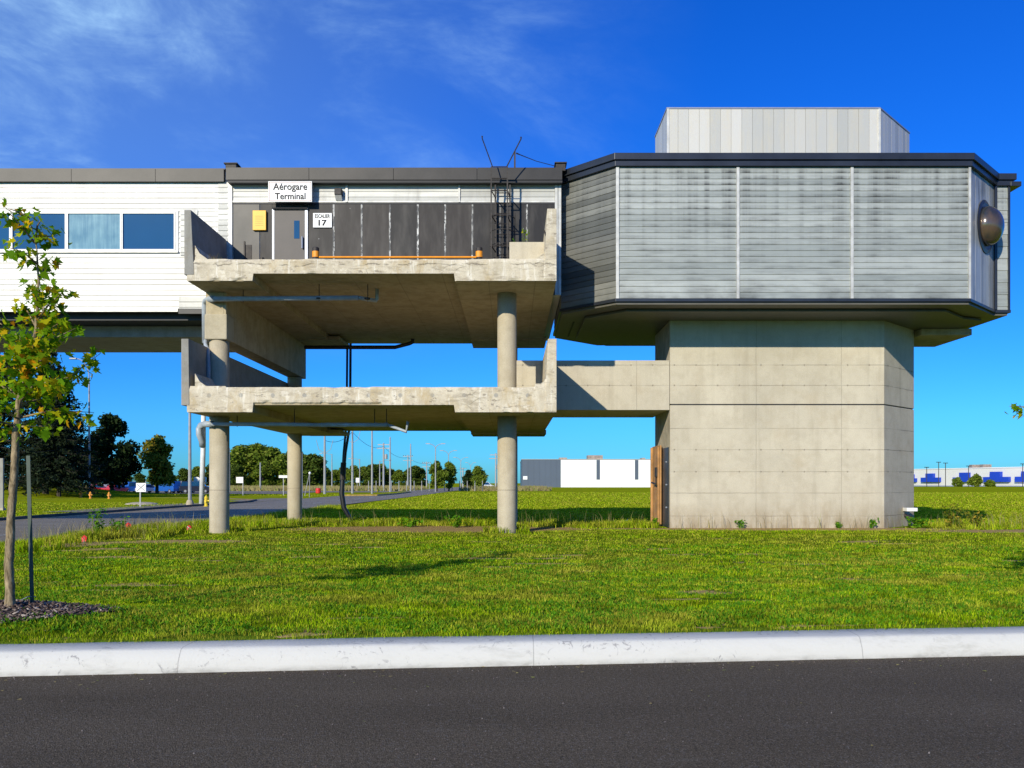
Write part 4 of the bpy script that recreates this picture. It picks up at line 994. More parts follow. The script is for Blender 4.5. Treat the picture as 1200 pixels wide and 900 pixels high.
# tree belt in the distance
belt = []
proto = broad_tree((-70, 250, 0), 13, 10, .42, 'leaf_mid', 'x', 'trees of the distant belt', n=5200, trunk_h=.08, blobs_n=46)
proto2 = broad_tree((-60, 256, 0), 12, 8, .42, 'leaf_belt', 'x', 'trees of the distant belt', n=5200, trunk_h=.08, blobs_n=46)
spec = [(268, 537, 250, 0), (283, 521, 250, 0), (300, 519, 252, 0), (317, 523, 250, 0), (331, 531, 246, 0), (344, 526, 255, 1), (357, 532, 250, 1), (367, 531, 248, 1), (252, 541, 262, 1), (276, 543, 240, 1), (308, 540, 243, 0),
        (383, 549, 300, 1), (393, 550, 310, 0), (403, 547, 305, 0), (415, 545, 300, 0), (427, 546, 310, 0), (437, 543, 300, 1), (447, 543, 305, 0), (458, 549, 310, 0), (468, 550, 300, 0), (486, 545, 300, 1), (493, 548, 305, 1), (477, 551, 312, 0), (376, 552, 310, 0),
        (232, 546, 255, 0), (215, 548, 260, 1), (198, 551, 262, 0), (180, 553, 270, 0), (163, 554, 275, 1), (146, 553, 280, 0), (127, 556, 285, 0), (108, 557, 285, 1), (88, 558, 290, 0), (66, 558, 290, 0)]
belt_words = {268: 'belt tree at the left shoulder of the tallest distant clump', 283: 'tall distant tree, left of the two tallest between the left columns', 300: 'tallest distant tree between the two left columns', 317: 'distant tree right of the tallest between the two left columns', 331: 'paler distant tree just left of the rear left column',
              344: 'dark distant tree behind the rear left column', 357: 'dark distant tree just right of the rear left column', 367: 'dark rounded distant tree ending the tall clump on its right', 252: 'dark distant tree behind the front left column', 276: 'low dark distant tree in front of the tall clump', 308: 'low pale distant tree in front of the tallest pair'}
for k, (px, py, D, kd) in enumerate(spec):
    src = proto if kd == 0 else proto2; hh = (566-py)*D/1000+E; s0 = hh/(13 if kd == 0 else 12)
    ww = s0*random.uniform(1.25, 1.6)
    lab = belt_words.get(px)
    if lab is None:
        if px > 380: lab = '%s low tree in the far belt, nearest %s' % (('pale green', 'dark green')[kd], {383: 'the forked pole', 393: 'right of the forked pole', 403: 'left of the black cable', 415: 'the tall crossarm pole', 427: 'between the tall pole pair', 437: 'the bare grey pole', 447: 'the transformer pole', 458: 'the slim pole past the transformer', 468: 'the gap past the slim pole', 486: 'left of the round roadside trees', 493: 'touching the round roadside trees', 477: 'the short crossarm poles'}.get(px, 'the cable'))
        else: lab = '%s low tree in the far belt, %s' % (('pale green', 'dark green')[kd], {376: 'right of the rear left column', 232: 'beside the white downpipe', 215: 'behind the grey lamp pole', 198: 'behind the yellowing tree', 180: 'left behind the yellowing tree', 163: 'behind the blank square sign', 146: 'right behind the dark round tree', 127: 'left behind the dark round tree', 108: 'beside the curved street lamp', 88: 'between lamp and spruces', 66: 'behind the spruce trunks'}[px])
    if k == 0: o = proto; o.location = (X_(px, D), D, 0); o.scale = (ww, ww, s0); o['label'] = lab
    elif kd == 1 and not belt: o = proto2; belt.append(1); o.location = (X_(px, D), D, 0); o.scale = (ww, ww, s0); o['label'] = lab
    else: o = copy_tree(src, loc=(X_(px, D), D, 0), scale=(ww, ww, s0), rz=random.uniform(0, 6.28), label=lab)
broad_tree((X_(512, 170), 170, 0), 6.3, 4.4, .26, 'leaf_mid', 'round green roadside tree behind the double armed lamp', 'round trees beyond the road end', n=3200, trunk_h=.12)
broad_tree((X_(526, 175), 175, 0), 6.0, 4.2, .26, 'leaf_mid', 'round green roadside tree just right of the double armed lamp', 'round trees beyond the road end', n=3000, trunk_h=.12)
broad_tree((X_(549, 200), 200, 0), 4.7, 3.4, .26, 'leaf_dark', 'small dark roadside tree left of the last round tree by the column', 'round trees beyond the road end', n=2000, trunk_h=.12)
broad_tree((X_(561, 198), 198, 0), 5.7, 5.0, .26, 'leaf_mid', 'last round green roadside tree left of the front right column', 'round trees beyond the road end', n=3000, trunk_h=.12)
# meadow strip beyond the crossing road
mw = []
NN = 26000
px_ = rng.uniform(-120, 8, NN); py_ = rng.uniform(176, 235, NN); hh = rng.uniform(.3, 1.2, NN)
base = np.stack([px_, py_, np.full(NN, -.02)], 1); tip = base+np.stack([rng.normal(size=NN)*.3, rng.normal(size=NN)*.3, hh], 1); sd_ = np.stack([np.full(NN, .16), np.zeros(NN), np.zeros(NN)], 1)
keep = (px_ < -23) | (px_ > -11)
V = np.stack([base-sd_, base+sd_, tip], 1)[keep].reshape(-1, 3); k = len(V)//3
tag(np_mesh('meadow', V, np.arange(3*k), np.arange(k)*3, np.full(k, 3), 'drygrass'), 'tall dry brown meadow grass beyond the crossing road', 'grass', kind='stuff')
# ------------------------------------------------------------------ young maples
def leaf_shape():
    o = [(0, -.06), (.16, .02), (.46, -.02), (.30, .20), (.56, .44), (.26, .42), (.20, .62), (0, 1.0), (-.20, .62), (-.26, .42), (-.56, .44), (-.30, .20), (-.46, -.02), (-.16, .02)]
    return np.array(o)
LS = leaf_shape()
def maple_leaves(anchors, size, parent, org):
    n = len(anchors); A = np.array(anchors)-np.array(org)
    az = rng.uniform(0, 6.283, n); droop = rng.uniform(.25, 1.25, n); roll = rng.normal(size=n)*.5
    d = np.stack([np.cos(az)*np.cos(droop), np.sin(az)*np.cos(droop), -np.sin(droop)], 1)
    s = np.stack([-np.sin(az), np.cos(az), np.zeros(n)], 1); up = np.cross(s, d)
    s2 = s*np.cos(roll)[:, None]+up*np.sin(roll)[:, None]; up2 = np.cross(s2, d)
    sz = size*rng.uniform(.55, 1.2, n)
    P = A[:, None, :]+(s2[:, None, :]*LS[None, :, 0, None]+d[:, None, :]*LS[None, :, 1, None]+up2[:, None, :]*(-.35*np.abs(LS[None, :, 0, None])+.12*np.sin(LS[None, :, 1, None]*3)))*sz[:, None, None]
    K = len(LS); V = P.reshape(-1, 3)
    # two halves folded along the midrib
    L1 = [0, 1, 2, 3, 4, 5, 6, 7]; L2 = [0, 7, 8, 9, 10, 11, 12, 13]
    base = np.arange(n)[:, None]*K
    loops = np.concatenate([base+np.array(L1), base+np.array(L2)], 1).ravel()
    return np_mesh('leaves', V, loops, np.arange(2*n)*8, np.full(2*n, 8), 'maple', parent)
D0 = 8.72
def young_maple(dx, label, mirror=1, seed=3, tips=None, per=60):
    random.seed(seed)
    O = Vector((X_(12, D0), D0, gzs(X_(12, D0), D0)))
    t = thing('young_maple_tree', O, label, 'tree', 'young staked maples along the kerb')
    tr = [(12, 725), (12, 715), (11, 660), (13, 600), (16, 560), (20, 510), (24, 470), (33, 430), (43, 385), (46, 330), (41, 285), (33, 255)]
    rad = [.055, .050, .042, .041, .038, .034, .030, .024, .016, .011, .007, .004]
    P = [at(x, y, D0)+Vector((0, random.uniform(-.02, .02), 0)) for x, y in tr]; P[0].z = O.z-.1
    P2 = []; r2 = []
    for i in range(len(P)-1):
        for q in range(6):
            f = q/6; p = P[i].lerp(P[i+1], f); P2.append(p+Vector((random.gauss(0, .0022), random.gauss(0, .0022), 0))); r2.append((rad[i]*(1-f)+rad[i+1]*f)*random.uniform(.94, 1.08))
    P2.append(P[-1]); r2.append(rad[-1])
    m = MB(); m.tube(P2, r2, 14)
    anchors = []
    # (start on trunk, end)
    br = [((24,470),(60,455),(122,450)), ((22,490),(60,480),(112,482)), ((24,465),(70,440),(100,405)), ((36,420),(60,400),(96,385)), ((44,375),(62,360),(92,342)), ((45,350),(60,345),(72,330)),
          ((43,385),(25,365),(8,350)), ((38,405),(15,390),(-15,372)), ((30,440),(0,425),(-45,410)), ((24,470),(-10,450),(-80,445)), ((20,500),(-10,490),(-60,470)), ((33,430),(15,415),(-40,385)), ((24,470),(0,455),(-30,440)),
          ((45,330),(52,310),(52,300)), ((44,310),(35,300),(20,296)), ((41,285),(52,275),(62,272)), ((41,285),(30,270),(14,252)), ((41,285),(45,265),(52,257)), ((33,255),(25,250),(12,247)), ((43,385),(60,385),(80,375)), ((33,430),(55,425),(75,415)),
          ((24,470),(38,450),(52,440)), ((33,430),(25,410),(22,395)), ((45,350),(35,340),(30,330)), ((21,500),(45,500),(66,500)), ((20,505),(5,510),(-10,500)), ((30,440),(50,430),(85,430))]
    for q, (a, b, c) in enumerate(br):
        c = (a[0]+(c[0]-a[0])*.89, c[1]); b = (a[0]+(b[0]-a[0])*.9, b[1])
        dy = random.uniform(-.55, .55)*min(1, abs(c[0]-a[0])/45)*1.0
        p0 = at(*a, D0); p1 = at(*b, D0)+Vector((0, dy*.5, 0)); p2 = at(*c, D0)+Vector((0, dy, 0))
        L = (p2-p0).length; m.tube([p0, p1, p2], [.012, .008, .003], 6)
        cnt = int(L*per)+6
        for k in range(cnt):
            u = .22+.76*random.random()**.8
            p = p0.lerp(p1, u*2) if u < .5 else p1.lerp(p2, u*2-1)
            anchors.append(p+Vector((random.gauss(0, .05), random.gauss(0, .09), random.gauss(0, .05)-.01)))
    # branches towards and away from the camera
    for q in range(12):
        f = random.uniform(0, 1); i = 5+f*4; i0 = int(i); base = P[i0].lerp(P[i0+1], i-i0)
        a = random.choice((1, -1))*math.pi/2+random.uniform(-.6, .6); L = (1.0-.6*f)*random.uniform(.6, .95)
        e = base+Vector((L*math.cos(a), L*math.sin(a), .35*L)); m.tube([base, base.lerp(e, .5)+Vector((0, 0, -.03)), e], [.011, .007, .003], 6)
        for k in range(int(L*per)+4):
            u = .3+.75*random.random(); anchors.append(base.lerp(e, u)+Vector((random.gauss(0, .07), random.gauss(0, .07), random.gauss(0, .05))))
    m.build('trunk', 'bark', t, smooth=True)
    maple_leaves(anchors, .094, t, O)
    return t
tA = young_maple(0, 'slender young maple turning yellow, at the left edge beside a green stake')
xr = 6.30; yr = 9.25
tB = copy_tree(tA, loc=(xr+.27, yr, gzs(xr, yr)), rz=math.pi*1.0, scale=(1, 1, 1), label='young maple mostly outside the right edge, only leaf tips in view')
# stake, mulch
def stake(px, py0, py1, D):
    z0 = gzs(X_(px, D), D)
    t = thing('tree_stake', (X_(px, D), D, z0), 'dark green steel T stake standing in mulch beside the young maple', 'stake')
    m = MB(); a = Vector((X_(px, D), D, z0-.1)); b = at(px-5, py1, D)
    for (o0, o1) in (((-.020, -.004), (.020, .004)), ((-.004, .004), (.004, .034))):
        i = len(m.v)
        for p in (a, b):
            m.v += [(p.x+o0[0], p.y+o0[1], p.z), (p.x+o1[0], p.y+o0[1], p.z), (p.x+o1[0], p.y+o1[1], p.z), (p.x+o0[0], p.y+o1[1], p.z)]
        m.f += [tuple(i+q for q in f) for f in ((0,3,2,1),(4,5,6,7),(0,1,5,4),(1,2,6,5),(2,3,7,6),(3,0,4,7))]
    m.build('post', 'green_post', t)
    w_ = MB(); c = a.lerp(b, .12); w_.tube([c+Vector((.03, .02, 0)), c+Vector((-.03, -.02, .004)), c+Vector((-.1, -.02, -.03))], .004, 5); w_.build('wire_tie', 'silver', t)
stake(38, 710, 534, 8.95)
n = 3600; th_ = rng.uniform(0, 6.283, n); rr = np.sqrt(rng.random(n))*(1+.12*np.sin(th_*3)); X = -5.35+rr*np.cos(th_)*1.12; Y = 8.88+rr*np.sin(th_)*.62
Z = gz(X, Y)+.012+.05*(1-rr**2)*rng.random(n)
nrm = rng.normal(size=(n, 3))*np.array([.5, .5, .2])+np.array([0, 0, 1]); nrm /= np.linalg.norm(nrm, axis=1)[:, None]
a = np.cross(nrm, rng.normal(size=(n, 3))); a /= np.linalg.norm(a, axis=1)[:, None]; b = np.cross(nrm, a)
ln = rng.uniform(.012, .042, n)[:, None]; wd = rng.uniform(.006, .014, n)[:, None]; c = np.stack([X, Y, Z], 1)
top = [c-a*ln-b*wd, c+a*ln-b*wd*.7, c+a*ln*.9+b*wd, c-a*ln+b*wd]; bot = [p-nrm*.008 for p in top]
V = np.stack(top+bot, 1).reshape(-1, 3); fi = np.array([0,1,2,3, 0,4,5,1, 1,5,6,2, 2,6,7,3, 3,7,4,0])
lo = (np.arange(n)[:, None]*8+fi).ravel()
tag(np_mesh('mulch', V, lo, np.arange(5*n)*4, np.full(5*n, 4), 'mulch'), 'brown wood chip mulch around the foot of the young maple', 'mulch', kind='stuff')
m = MB(); N = 40
ring = [( -5.35+1.12*math.cos(a)*(1+.1*math.sin(3*a)), 8.88+.62*math.sin(a)*(1+.1*math.sin(3*a))) for a in np.linspace(0, 6.283, N, endpoint=False)]
cx, cy = -5.35, 8.88
m.v = [(cx, cy, gzs(cx, cy)+.04)]+[(cx+(x-cx)*.6, cy+(y-cy)*.6, gzs(cx+(x-cx)*.6, cy+(y-cy)*.6)+.03) for x, y in ring]+[(x, y, gzs(x, y)+.006) for x, y in ring]
m.f = [(0, 1+k, 1+(k+1) % N) for k in range(N)]+[(1+k, 1+N+k, 1+N+(k+1) % N, 1+(k+1) % N) for k in range(N)]
M['soil'] = m_plain('dark soil', (.06,.042,.032), .95, 0, .4, 14, .6)
struct('soil', m, 'soil', smooth=True)
# ------------------------------------------------------------------ grass blades
def blades(n, X, Y, h, wdt, mat, name, label, lean=.35, zoff=0.0):
    Z = gz(X, Y)+zoff-.004
    az = rng.uniform(0, 6.283, n); la = rng.normal(size=n)*lean; lb = rng.normal(size=n)*lean
    s = np.stack([np.cos(az), np.sin(az), np.zeros(n)], 1)*(wdt/2)[:, None]
    b = np.stack([X, Y, Z], 1); mid = b+np.stack([la*h*.35, lb*h*.35, h*.6], 1); tip = b+np.stack([la*h*1.1, lb*h*1.1, h*np.clip(1-.3*(la**2+lb**2), .5, 1)], 1)
    V = np.stack([b-s, b+s, mid+s*.8, mid-s*.8, tip], 1).reshape(-1, 3)
    i = np.arange(n)[:, None]*5
    lo = np.concatenate([i+np.array([0, 1, 2, 3]), i+np.array([3, 2, 4])], 1).ravel()
    st = np.stack([np.arange(n)*7, np.arange(n)*7+4], 1).ravel(); to = np.tile([4, 3], n)
    return tag(np_mesh(name, V, lo, st, to, mat), label, 'grass', kind='stuff')
def pn(X, Y, s, o=0):          # cheap smooth noise
    return (np.sin(X*s+1.3*np.sin(Y*s*.7+o)+o)*np.cos(Y*s*1.1+1.7*np.sin(X*s*.6+2*o))+np.sin(X*s*2.3+o*3+Y*s)*np.cos(Y*s*2.9-o)*.5)/1.5
N = 500000
u = rng.random(N); D = 7.25*np.exp(u*np.log(30/7.25)); X = rng.uniform(-.80, .80, N)*D
v_ = D-kline(X)
dm = dirt(X, D)+pn(X, D, 5, 1)*.22+pn(X, D, 13, 4)*.12
clump = pn(X, D, 2.3, 2)*.5+pn(X, D, 6.1, 5)*.5
keep = ((v_ > .415) | ((v_ > .33) & (rng.random(N) < .30))) & (dm < .42+rng.random(N)*.25) & (X > -13.0) & ~((((X+5.35)/1.15)**2+((D-8.88)/.66)**2) < 1.0)
keep &= ~((X > 4.7) & (X < 13.1) & (D > 25.98))
X, D, clump = X[keep], D[keep], clump[keep]; n = len(X)
h = (.022+.020*np.clip(clump+.3, 0, 1.3)+rng.random(n)*.018)*(1+(rng.random(n) > .985)*1.3)*np.interp(D, [8, 30], [1, 1.1])
wdt = .0042*np.interp(D, [8, 30], [1, 3.6])*rng.uniform(.7, 1.4, n)
blades(n, X, D, h, wdt, 'grass', 'grass', 'short mown green lawn between kerb and building')
N = 260000
D = 26*np.exp(rng.random(N)*np.log(150/26)); X = rng.uniform(-.72, .72, N)*D
keep = (((X > -11.8) | (X < -23.2)) & ~((D < 34) & (X < 16)) & ~((D > 34) & (D < 36) & (X < 0))) & ~((X < -22) & ((D > 70) & (D < 104) | (D > 124)))
X, D = X[keep], D[keep]; n = len(X)
rowm = (np.sin((X+.16*0*D)*1.9+np.sin(D*.05)*1.2) > -.2)
h = np.where(rowm, .075, .05)*rng.uniform(.6, 1.3, n)*np.interp(D, [26, 150], [1, 1.6]); wdt = .0007*D*rng.uniform(.6, 1.4, n)+.004
blades(n, X, D, h, wdt, 'grass', 'field_grass', 'mown grass of the wide field and verges behind the building', .5)
# broader lawn weeds (clover, plantain) near the kerb
N = 26000; D = 8.0*np.exp(rng.random(N)*np.log(20/8.)); X = rng.uniform(-.75, .75, N)*D
keep = (D-kline(X) > .5) & (pn(X, D, 1.7, 7) > -.25) & (dirt(X, D) < .4); X, D = X[keep], D[keep]; n = len(X)
X = np.repeat(X, 5)+rng.normal(size=5*n)*.02; D = np.repeat(D, 5)+rng.normal(size=5*n)*.02; n = len(X)
blades(n, X, D, rng.uniform(.02, .06, n), rng.uniform(.010, .022, n)*np.interp(D, [8, 20], [1, 1.5]), 'weed', 'lawn_weeds', 'small broad leaved weeds scattered through the mown lawn', .6)
# verge of rough grass behind the lawn
def band(n, fx, fy): return fx(n), fy(n)
bx, by = [], []
def addband(n, x0, x1, y0, y1): bx.append(rng.uniform(x0, x1, n)); by.append(rng.uniform(y0, y1, n))
addband(16000, -13.0, -9.0, 21.2, 26.5); addband(9000, -12.6, -7, 26, 34); addband(9000, -7, -.6, 26.6, 30); addband(3500, .1, 4.5, 25.8, 27.6); addband(12000, 13.2, 26, 24.9, 30); addband(5000, -13, -10, 18, 22); addband(1500, -8.9, -7.4, 23.2, 24.4); addband(1000, -.8, .5, 23.3, 24.3); addband(6000, -12.8, -11, 34, 60); addband(60, 4.9, 11.4, 25.8, 25.98)
X = np.concatenate(bx); Y = np.concatenate(by); cl = pn(X, Y, 1.5, 3)+pn(X, Y, 3.7, 9)*.6
keep = (cl > -.35) & (rng.random(len(X)) < 1.2-dirt(X, Y)*1.3); X, Y, cl = X[keep], Y[keep], cl[keep]; n = len(X)
h = .10+.13*np.clip(cl+.3, 0, 1.3)+rng.random(n)*.08
blades(n, X, Y, h, rng.uniform(.010, .022, n), 'grass', 'rough_grass', 'longer uncut grass along the road verge and building foot', .35)
# seed stalks
bx, by = [], []
addband(420, -12.9, -9.2, 21.5, 25.5); addband(120, -9, -1, 27, 29); addband(110, .2, 4.4, 27.3, 29); addband(420, 13.4, 25, 25.5, 29); addband(60, 5, 12, 25.7, 25.95); addband(50, -12.6, -8, 26, 32)
X = np.concatenate(bx); Y = np.concatenate(by); n = len(X)
blades(n, X, Y, rng.uniform(.25, .62, n), rng.uniform(.008, .014, n), 'drygrass', 'dry_stalks', 'dry straw coloured seed stalks standing in the rough verge', .22)
# tall leafy weeds
def weed(x, y, h, r, n, label, mat='weed', name='leafy_weed'):
    z = gzs(x, y); t = thing(name, (x, y, z), label, 'weed', None); m = MB(); C_ = []
    for k in range(5):
        a = random.uniform(0, 6.28); L = r*random.uniform(.3, 1); e = Vector((x+L*math.cos(a), y+L*math.sin(a), z+h*random.uniform(.6, 1)))
        m.tube([(x, y, z-.03), Vector((x, y, z)).lerp(e, .5)+Vector((0, 0, .05*h)), e], [.008, .006, .003], 5)
        for j in range(n//5):
            p = Vector((x, y, z)).lerp(e, random.uniform(.15, 1.0)); C_.append((p.x-x+random.gauss(0, r*.22), p.y-y+random.gauss(0, r*.22), p.z-z+random.gauss(0, h*.04)))
    m.build('stem', 'weed', t); quads(np.array(C_), 0, .055, .45, 'foliage', mat, t, up=.3); return t
weed(-10.9, 22.3, .95, .25, 150, 'tallest green weed in the verge above the brown patch'); weed(-10.4, 22.6, .55, .3, 110, 'low bushy weed right of the tallest verge weed')
weed(-.45+-1.3, 26.3, .42, .35, 140, 'green weed on the bare soil left of the front right column'); weed(-3.2, 26.6, .3, .5, 150, 'low spreading weed on the bare soil strip')
weed(12.3, 25.9, .38, .45, 180, 'dark green weed against the tower right corner'); weed(13.6, 26.3, .75, .5, 260, 'yellowing bushy weed beside the white outlet box', 'leaf_autumn'); weed(14.6, 26.8, .55, .5, 180, 'reddish low bush right of the tower', 'leaf_autumn')
weed(-5.4, 29.6, .3, .5, 120, 'low weed under the deck below the hanging cable'); weed(4.45, 26.6, .35, .2, 70, 'small weed at the foot of the open wooden door')
weed(6.9, 25.85, .28, .15, 40, 'first small weed at the tower foot from the left'); weed(9.9, 25.85, .25, .16, 40, 'small weed at the tower foot below its right panel joint'); weed(10.9, 25.85, .3, .16, 50, 'small weed at the tower foot near its right corner')
t = thing('parapet_weed', (X_(252, 22.6), 22.6, 7.5), 'dry weed tuft growing on the left end of the upper deck', 'weed')
m = MB()
for k in range(16): b = Vector((X_(252, 22.6)+random.gauss(0, .12), 22.5+random.random()*.2, 7.45)); m.tube([b, b+Vector((random.gauss(0, .06), 0, random.uniform(.12, .32)))], [.006, .002], 4)
m.build('stalks', 'drygrass', t)
t = thing('planter_weed', (X_(616, 24), 24, 7.9), 'straggling yellow green weed growing from the concrete trough', 'weed')
m = MB(); C_ = []
for k in range(7):
    b = Vector((X_(613, 24)+random.gauss(0, .15), 24, 7.6)); e = b+Vector((random.gauss(0, .18), random.gauss(0, .1), random.uniform(.6, 1.35))); m.tube([b, e], [.008, .003], 4)
    for j in range(9): p = b.lerp(e, random.uniform(.4, 1)); C_.append((p.x-X_(616, 24)+random.gauss(0, .06), p.y-24, p.z-7.9+random.gauss(0, .04)))
m.build('stem', 'weed', t); quads(np.array(C_), 0, .045, .5, 'foliage', 'maple', t)
# ------------------------------------------------------------------ street furniture
def tube_arc(p, q, bulge, n=8):
    p = Vector(p); q = Vector(q); return [p.lerp(q, f)+Vector((0, 0, bulge*math.sin(f*math.pi/2)-bulge*f)) for f in np.linspace(0, 1, n)]
def lamp1(px, base_y, D, top_y, head_px, head_y, label, group='grey street lamps'):
    O = Vector((X_(px, D), D, gzs(X_(px, D), D))); t = thing('street_lamp', O, label, 'street lamp', group)
    ht = Z_(top_y, D)
    MB().tube([O, O+Vector((0, 0, .2)), (O.x, O.y, ht)], [.14, .13, .07], 10).build('pole', 'galv', t)
    MB().lathe(O, [(.28, 0), (.26, .25), (.18, .42)], 12).build('base', 'conc_col', t)
    a = Vector((O.x, O.y, ht)); b = at(head_px, head_y, D); s = 1 if b.x > a.x else -1
    rise = b.z-a.z; P = [a]+[Vector((a.x+(b.x-a.x)*(1-math.cos(f*math.pi/2)), a.y, a.z+rise*math.sin(f*math.pi/2))) for f in np.linspace(.12, 1, 9)]
    MB().tube(P, .055, 8).build('arm', 'galv', t)
    MB().box(min(b.x, b.x+s*.75), max(b.x, b.x+s*.75), b.y-.16, b.y+.16, b.z-.06, b.z+.10).build('lamp_head', 'galv', t, bevel=.04)
    return t
lamp1(104.5, 583, 92, 443, 90, 420.5, 'street lamp with curved arm left of the dark round tree')
lamp1(222.5, 592, 63, 413, 205, 409.5, 'street lamp pole standing by the kerb left of the white downpipe, head above')
def lamp2(px, D, top_y, w_, label):
    O = Vector((X_(px, D), D, 0)); t = thing('double_street_lamp', O, label, 'street lamp', 'double armed lamps in the distance')
    h = Z_(top_y+6, D); MB().tube([O, (O.x, O.y, h)], [.13, .08], 8).build('pole', 'galv', t)
    for s in (-1, 1):
        e = at(px+s*w_, top_y, D)
        P = [Vector((O.x+(e.x-O.x)*(1-math.cos(f*math.pi/2)), D, h+(e.z-h)*math.sin(f*math.pi/2))) for f in np.linspace(0, 1, 8)]
        MB().tube(P, .07, 6).build('arm', 'galv', t); MB().box(e.x-.4, e.x+.4, D-.15, D+.15, e.z-.08, e.z+.08).build('lamp_head', 'galv', t)
lamp2(510.4, 160, 520, 9, 'nearest double armed lamp, in front of the round roadside tree')
lamp2(525.6, 200, 528, 8, 'second double armed lamp, right of the nearest one')
lamp2(540, 250, 536, 7, 'third double armed lamp, above the gap between round trees')
lamp2(551.5, 310, 542, 5, 'farthest double armed lamp, behind the last round tree')
def pole(px, D, top_y, label, kind=0, r=.13, side=1):
    O = Vector((X_(px, D), D, 0)); t = thing('utility_pole' if kind else 'bare_pole', O, label, 'pole', 'tall grey poles beside the roads')
    h = Z_(top_y, D); MB().tube([O, (O.x, O.y, h)], [r*1.25, r*.8], 8).build('shaft', 'galv', t)
    if kind == 1:
        m = MB()
        for z in (h-.4, h-1.5): m.box(O.x-1.3, O.x+1.3, D-.08, D+.08, z-.08, z+.08)
        m.build('crossarm', 'galv', t)
        m = MB()
        for s in (-1.2, -.6, .6, 1.2): m.lathe((O.x+s, D, h-.32), [(.07, 0), (.09, .12), (.05, .25)], 8)
        m.build('insulator', 'rust', t)
    if kind == 2:
        m = MB()
        for s in (-1, 1): m.tube([(O.x, D, h-2.6), (O.x+s*.9, D, h-2.0), (O.x+s*1.25, D, h-.6)], .04, 6)
        m.build('forked_arm', 'galv', t)
    if kind == 3:
        e = (O.x+side*2.2, D, h+.15); MB().tube([(O.x, D, h-.2), (O.x+side*1.1, D, h+.1), e], .05, 6).build('arm', 'galv', t); MB().box(min(e[0], e[0]+side*.7), max(e[0], e[0]+side*.7), D-.15, D+.15, h+.08, h+.24).build('lamp_head', 'galv', t)
    if kind == 4:
        MB().lathe((O.x+.55, D, h-3.6), [(.3, 0), (.34, .1), (.34, 1.0), (.2, 1.1)], 12).build('transformer', 'galv', t)
        m = MB().box(O.x-1.5, O.x+1.5, D-.08, D+.08, h-1.3, h-1.1).box(O.x-1.3, O.x+1.3, D-.08, D+.08, h-.5, h-.3); m.build('crossarm', 'galv', t)
    return t
pole(380.5, 128, 511, 'pale pole with forked top right of the rear left column', 2, .17)
pole(413, 135, 500, 'tall pole with forked brackets right of the black cable', 2, .16)
pole(436, 118, 495, 'bare steel pole rising from the traffic island tip', 0, .12)
pole(449.5, 190, 519, 'pole with transformer and two crossarms', 4, .2)
pole(457.2, 150, 512, 'slim pole just right of the transformer pole, with a pale foot', 0, .13)
pole(478, 230, 533, 'short crossarm pole close left of a taller bare one', 1, .17)
pole(481.2, 165, 520, 'bare pole touching the short crossarm pole', 0, .13)
pole(500, 250, 541, 'distant crossarm pole left of the double armed lamps', 1, .17)
pole(389, 200, 532, 'faint lamp pole with left pointing arm between the two forked poles', 3, .12, -1)
pole(421.5, 220, 538, 'faint lamp pole with arm right of the tall forked pole', 3, .12, -1)
pole(445, 210, 540, 'faint lamp pole with arm left of the transformer pole', 3, .13, 1)
pole(305, 180, 542, 'short grey pole in front of the tall distant trees', 0, .16)
pole(269, 150, 525, 'thin pole just right of the front left column', 0, .09)
pole(354, 92, 530, 'thin metal pole just right of the rear left column', 0, .06)
pole(542.5, 330, 548, 'tiny distant crossarm pole between the round roadside trees', 1, .25)
pole(581, 190, 531, 'distant pole with drum seen at the left rim of the front right column', 4, .18)
# wires between crossarm poles
for k, (a, b, s) in enumerate((((413, 506, 135), (449.5, 523, 190), 1.2), ((449.5, 523, 190), (478, 536, 230), 1.0), ((478, 536, 230), (500, 543, 250), .6), ((380.5, 516, 128), (413, 506, 135), .8), ((500, 543, 250), (542.5, 550, 330), .8))):
    p, q = at(*a), at(*b); t = MB().tube([p.lerp(q, f)-Vector((0, 0, s*4*f*(1-f))) for f in np.linspace(0, 1, 12)], .035, 5)
    tag(t.build('power_line', 'cable', org=p), ['wire from the tall forked pole to the transformer pole', 'wire from the transformer pole to the short crossarm pole', 'wire from the short crossarm pole to the distant crossarm pole', 'wire between the two forked poles', 'farthest wire reaching the tiny crossarm pole'][k], 'wire', 'overhead power lines')
def postsign(px, D, x0, x1, y0, y1, label, post=None, cross=False, base=None):
    xp = post or px; O = Vector((X_(xp, D), D, gzs(X_(xp, D), D))); t = thing('road_sign', O, label, 'sign', 'white road signs on posts')
    MB().box(O.x-.04, O.x+.04, D+.02, D+.08, O.z, Z_(y0, D)-.05).build('post', 'galv', t)
    MB().box(X_(x0, D), X_(x1, D), D-.02, D+.018, Z_(y1, D), Z_(y0, D)).build('board', 'sign_white', t)
    if cross:
        m = MB(); a, b, z0, z1 = X_(x0, D), X_(x1, D), Z_(y1, D), Z_(y0, D); c = (b-a)*.12
        for (p, q) in (((a+c, z0+c), (b-c, z1-c)), ((a+c, z1-c), (b-c, z0+c))): m.tube([(p[0], D-.03, p[1]), (q[0], D-.03, q[1])], .02, 5)
        m.build('cross_mark', 'galv', t)
postsign(164, 59, 159.6, 171, 566, 576.4, 'square white sign with crossed lines on the left verge', cross=True)
postsign(285, 105, 276.8, 285, 559, 566, 'white square sign between the two left columns', 284.5)
postsign(332, 108, 326.8, 338, 557, 560, 'flat white bar shaped sign just left of the rear left column')
postsign(235, 120, 227, 242, 559, 565, 'wide white sign behind the white downpipe', 234)
postsign(418.5, 190, 417, 421, 560, 565.5, 'tiny white sign right of the tall forked pole')
t = thing('information_board', (X_(1, 52), 52, 0), 'tall grey panel cut by the left edge of the photo', 'panel')
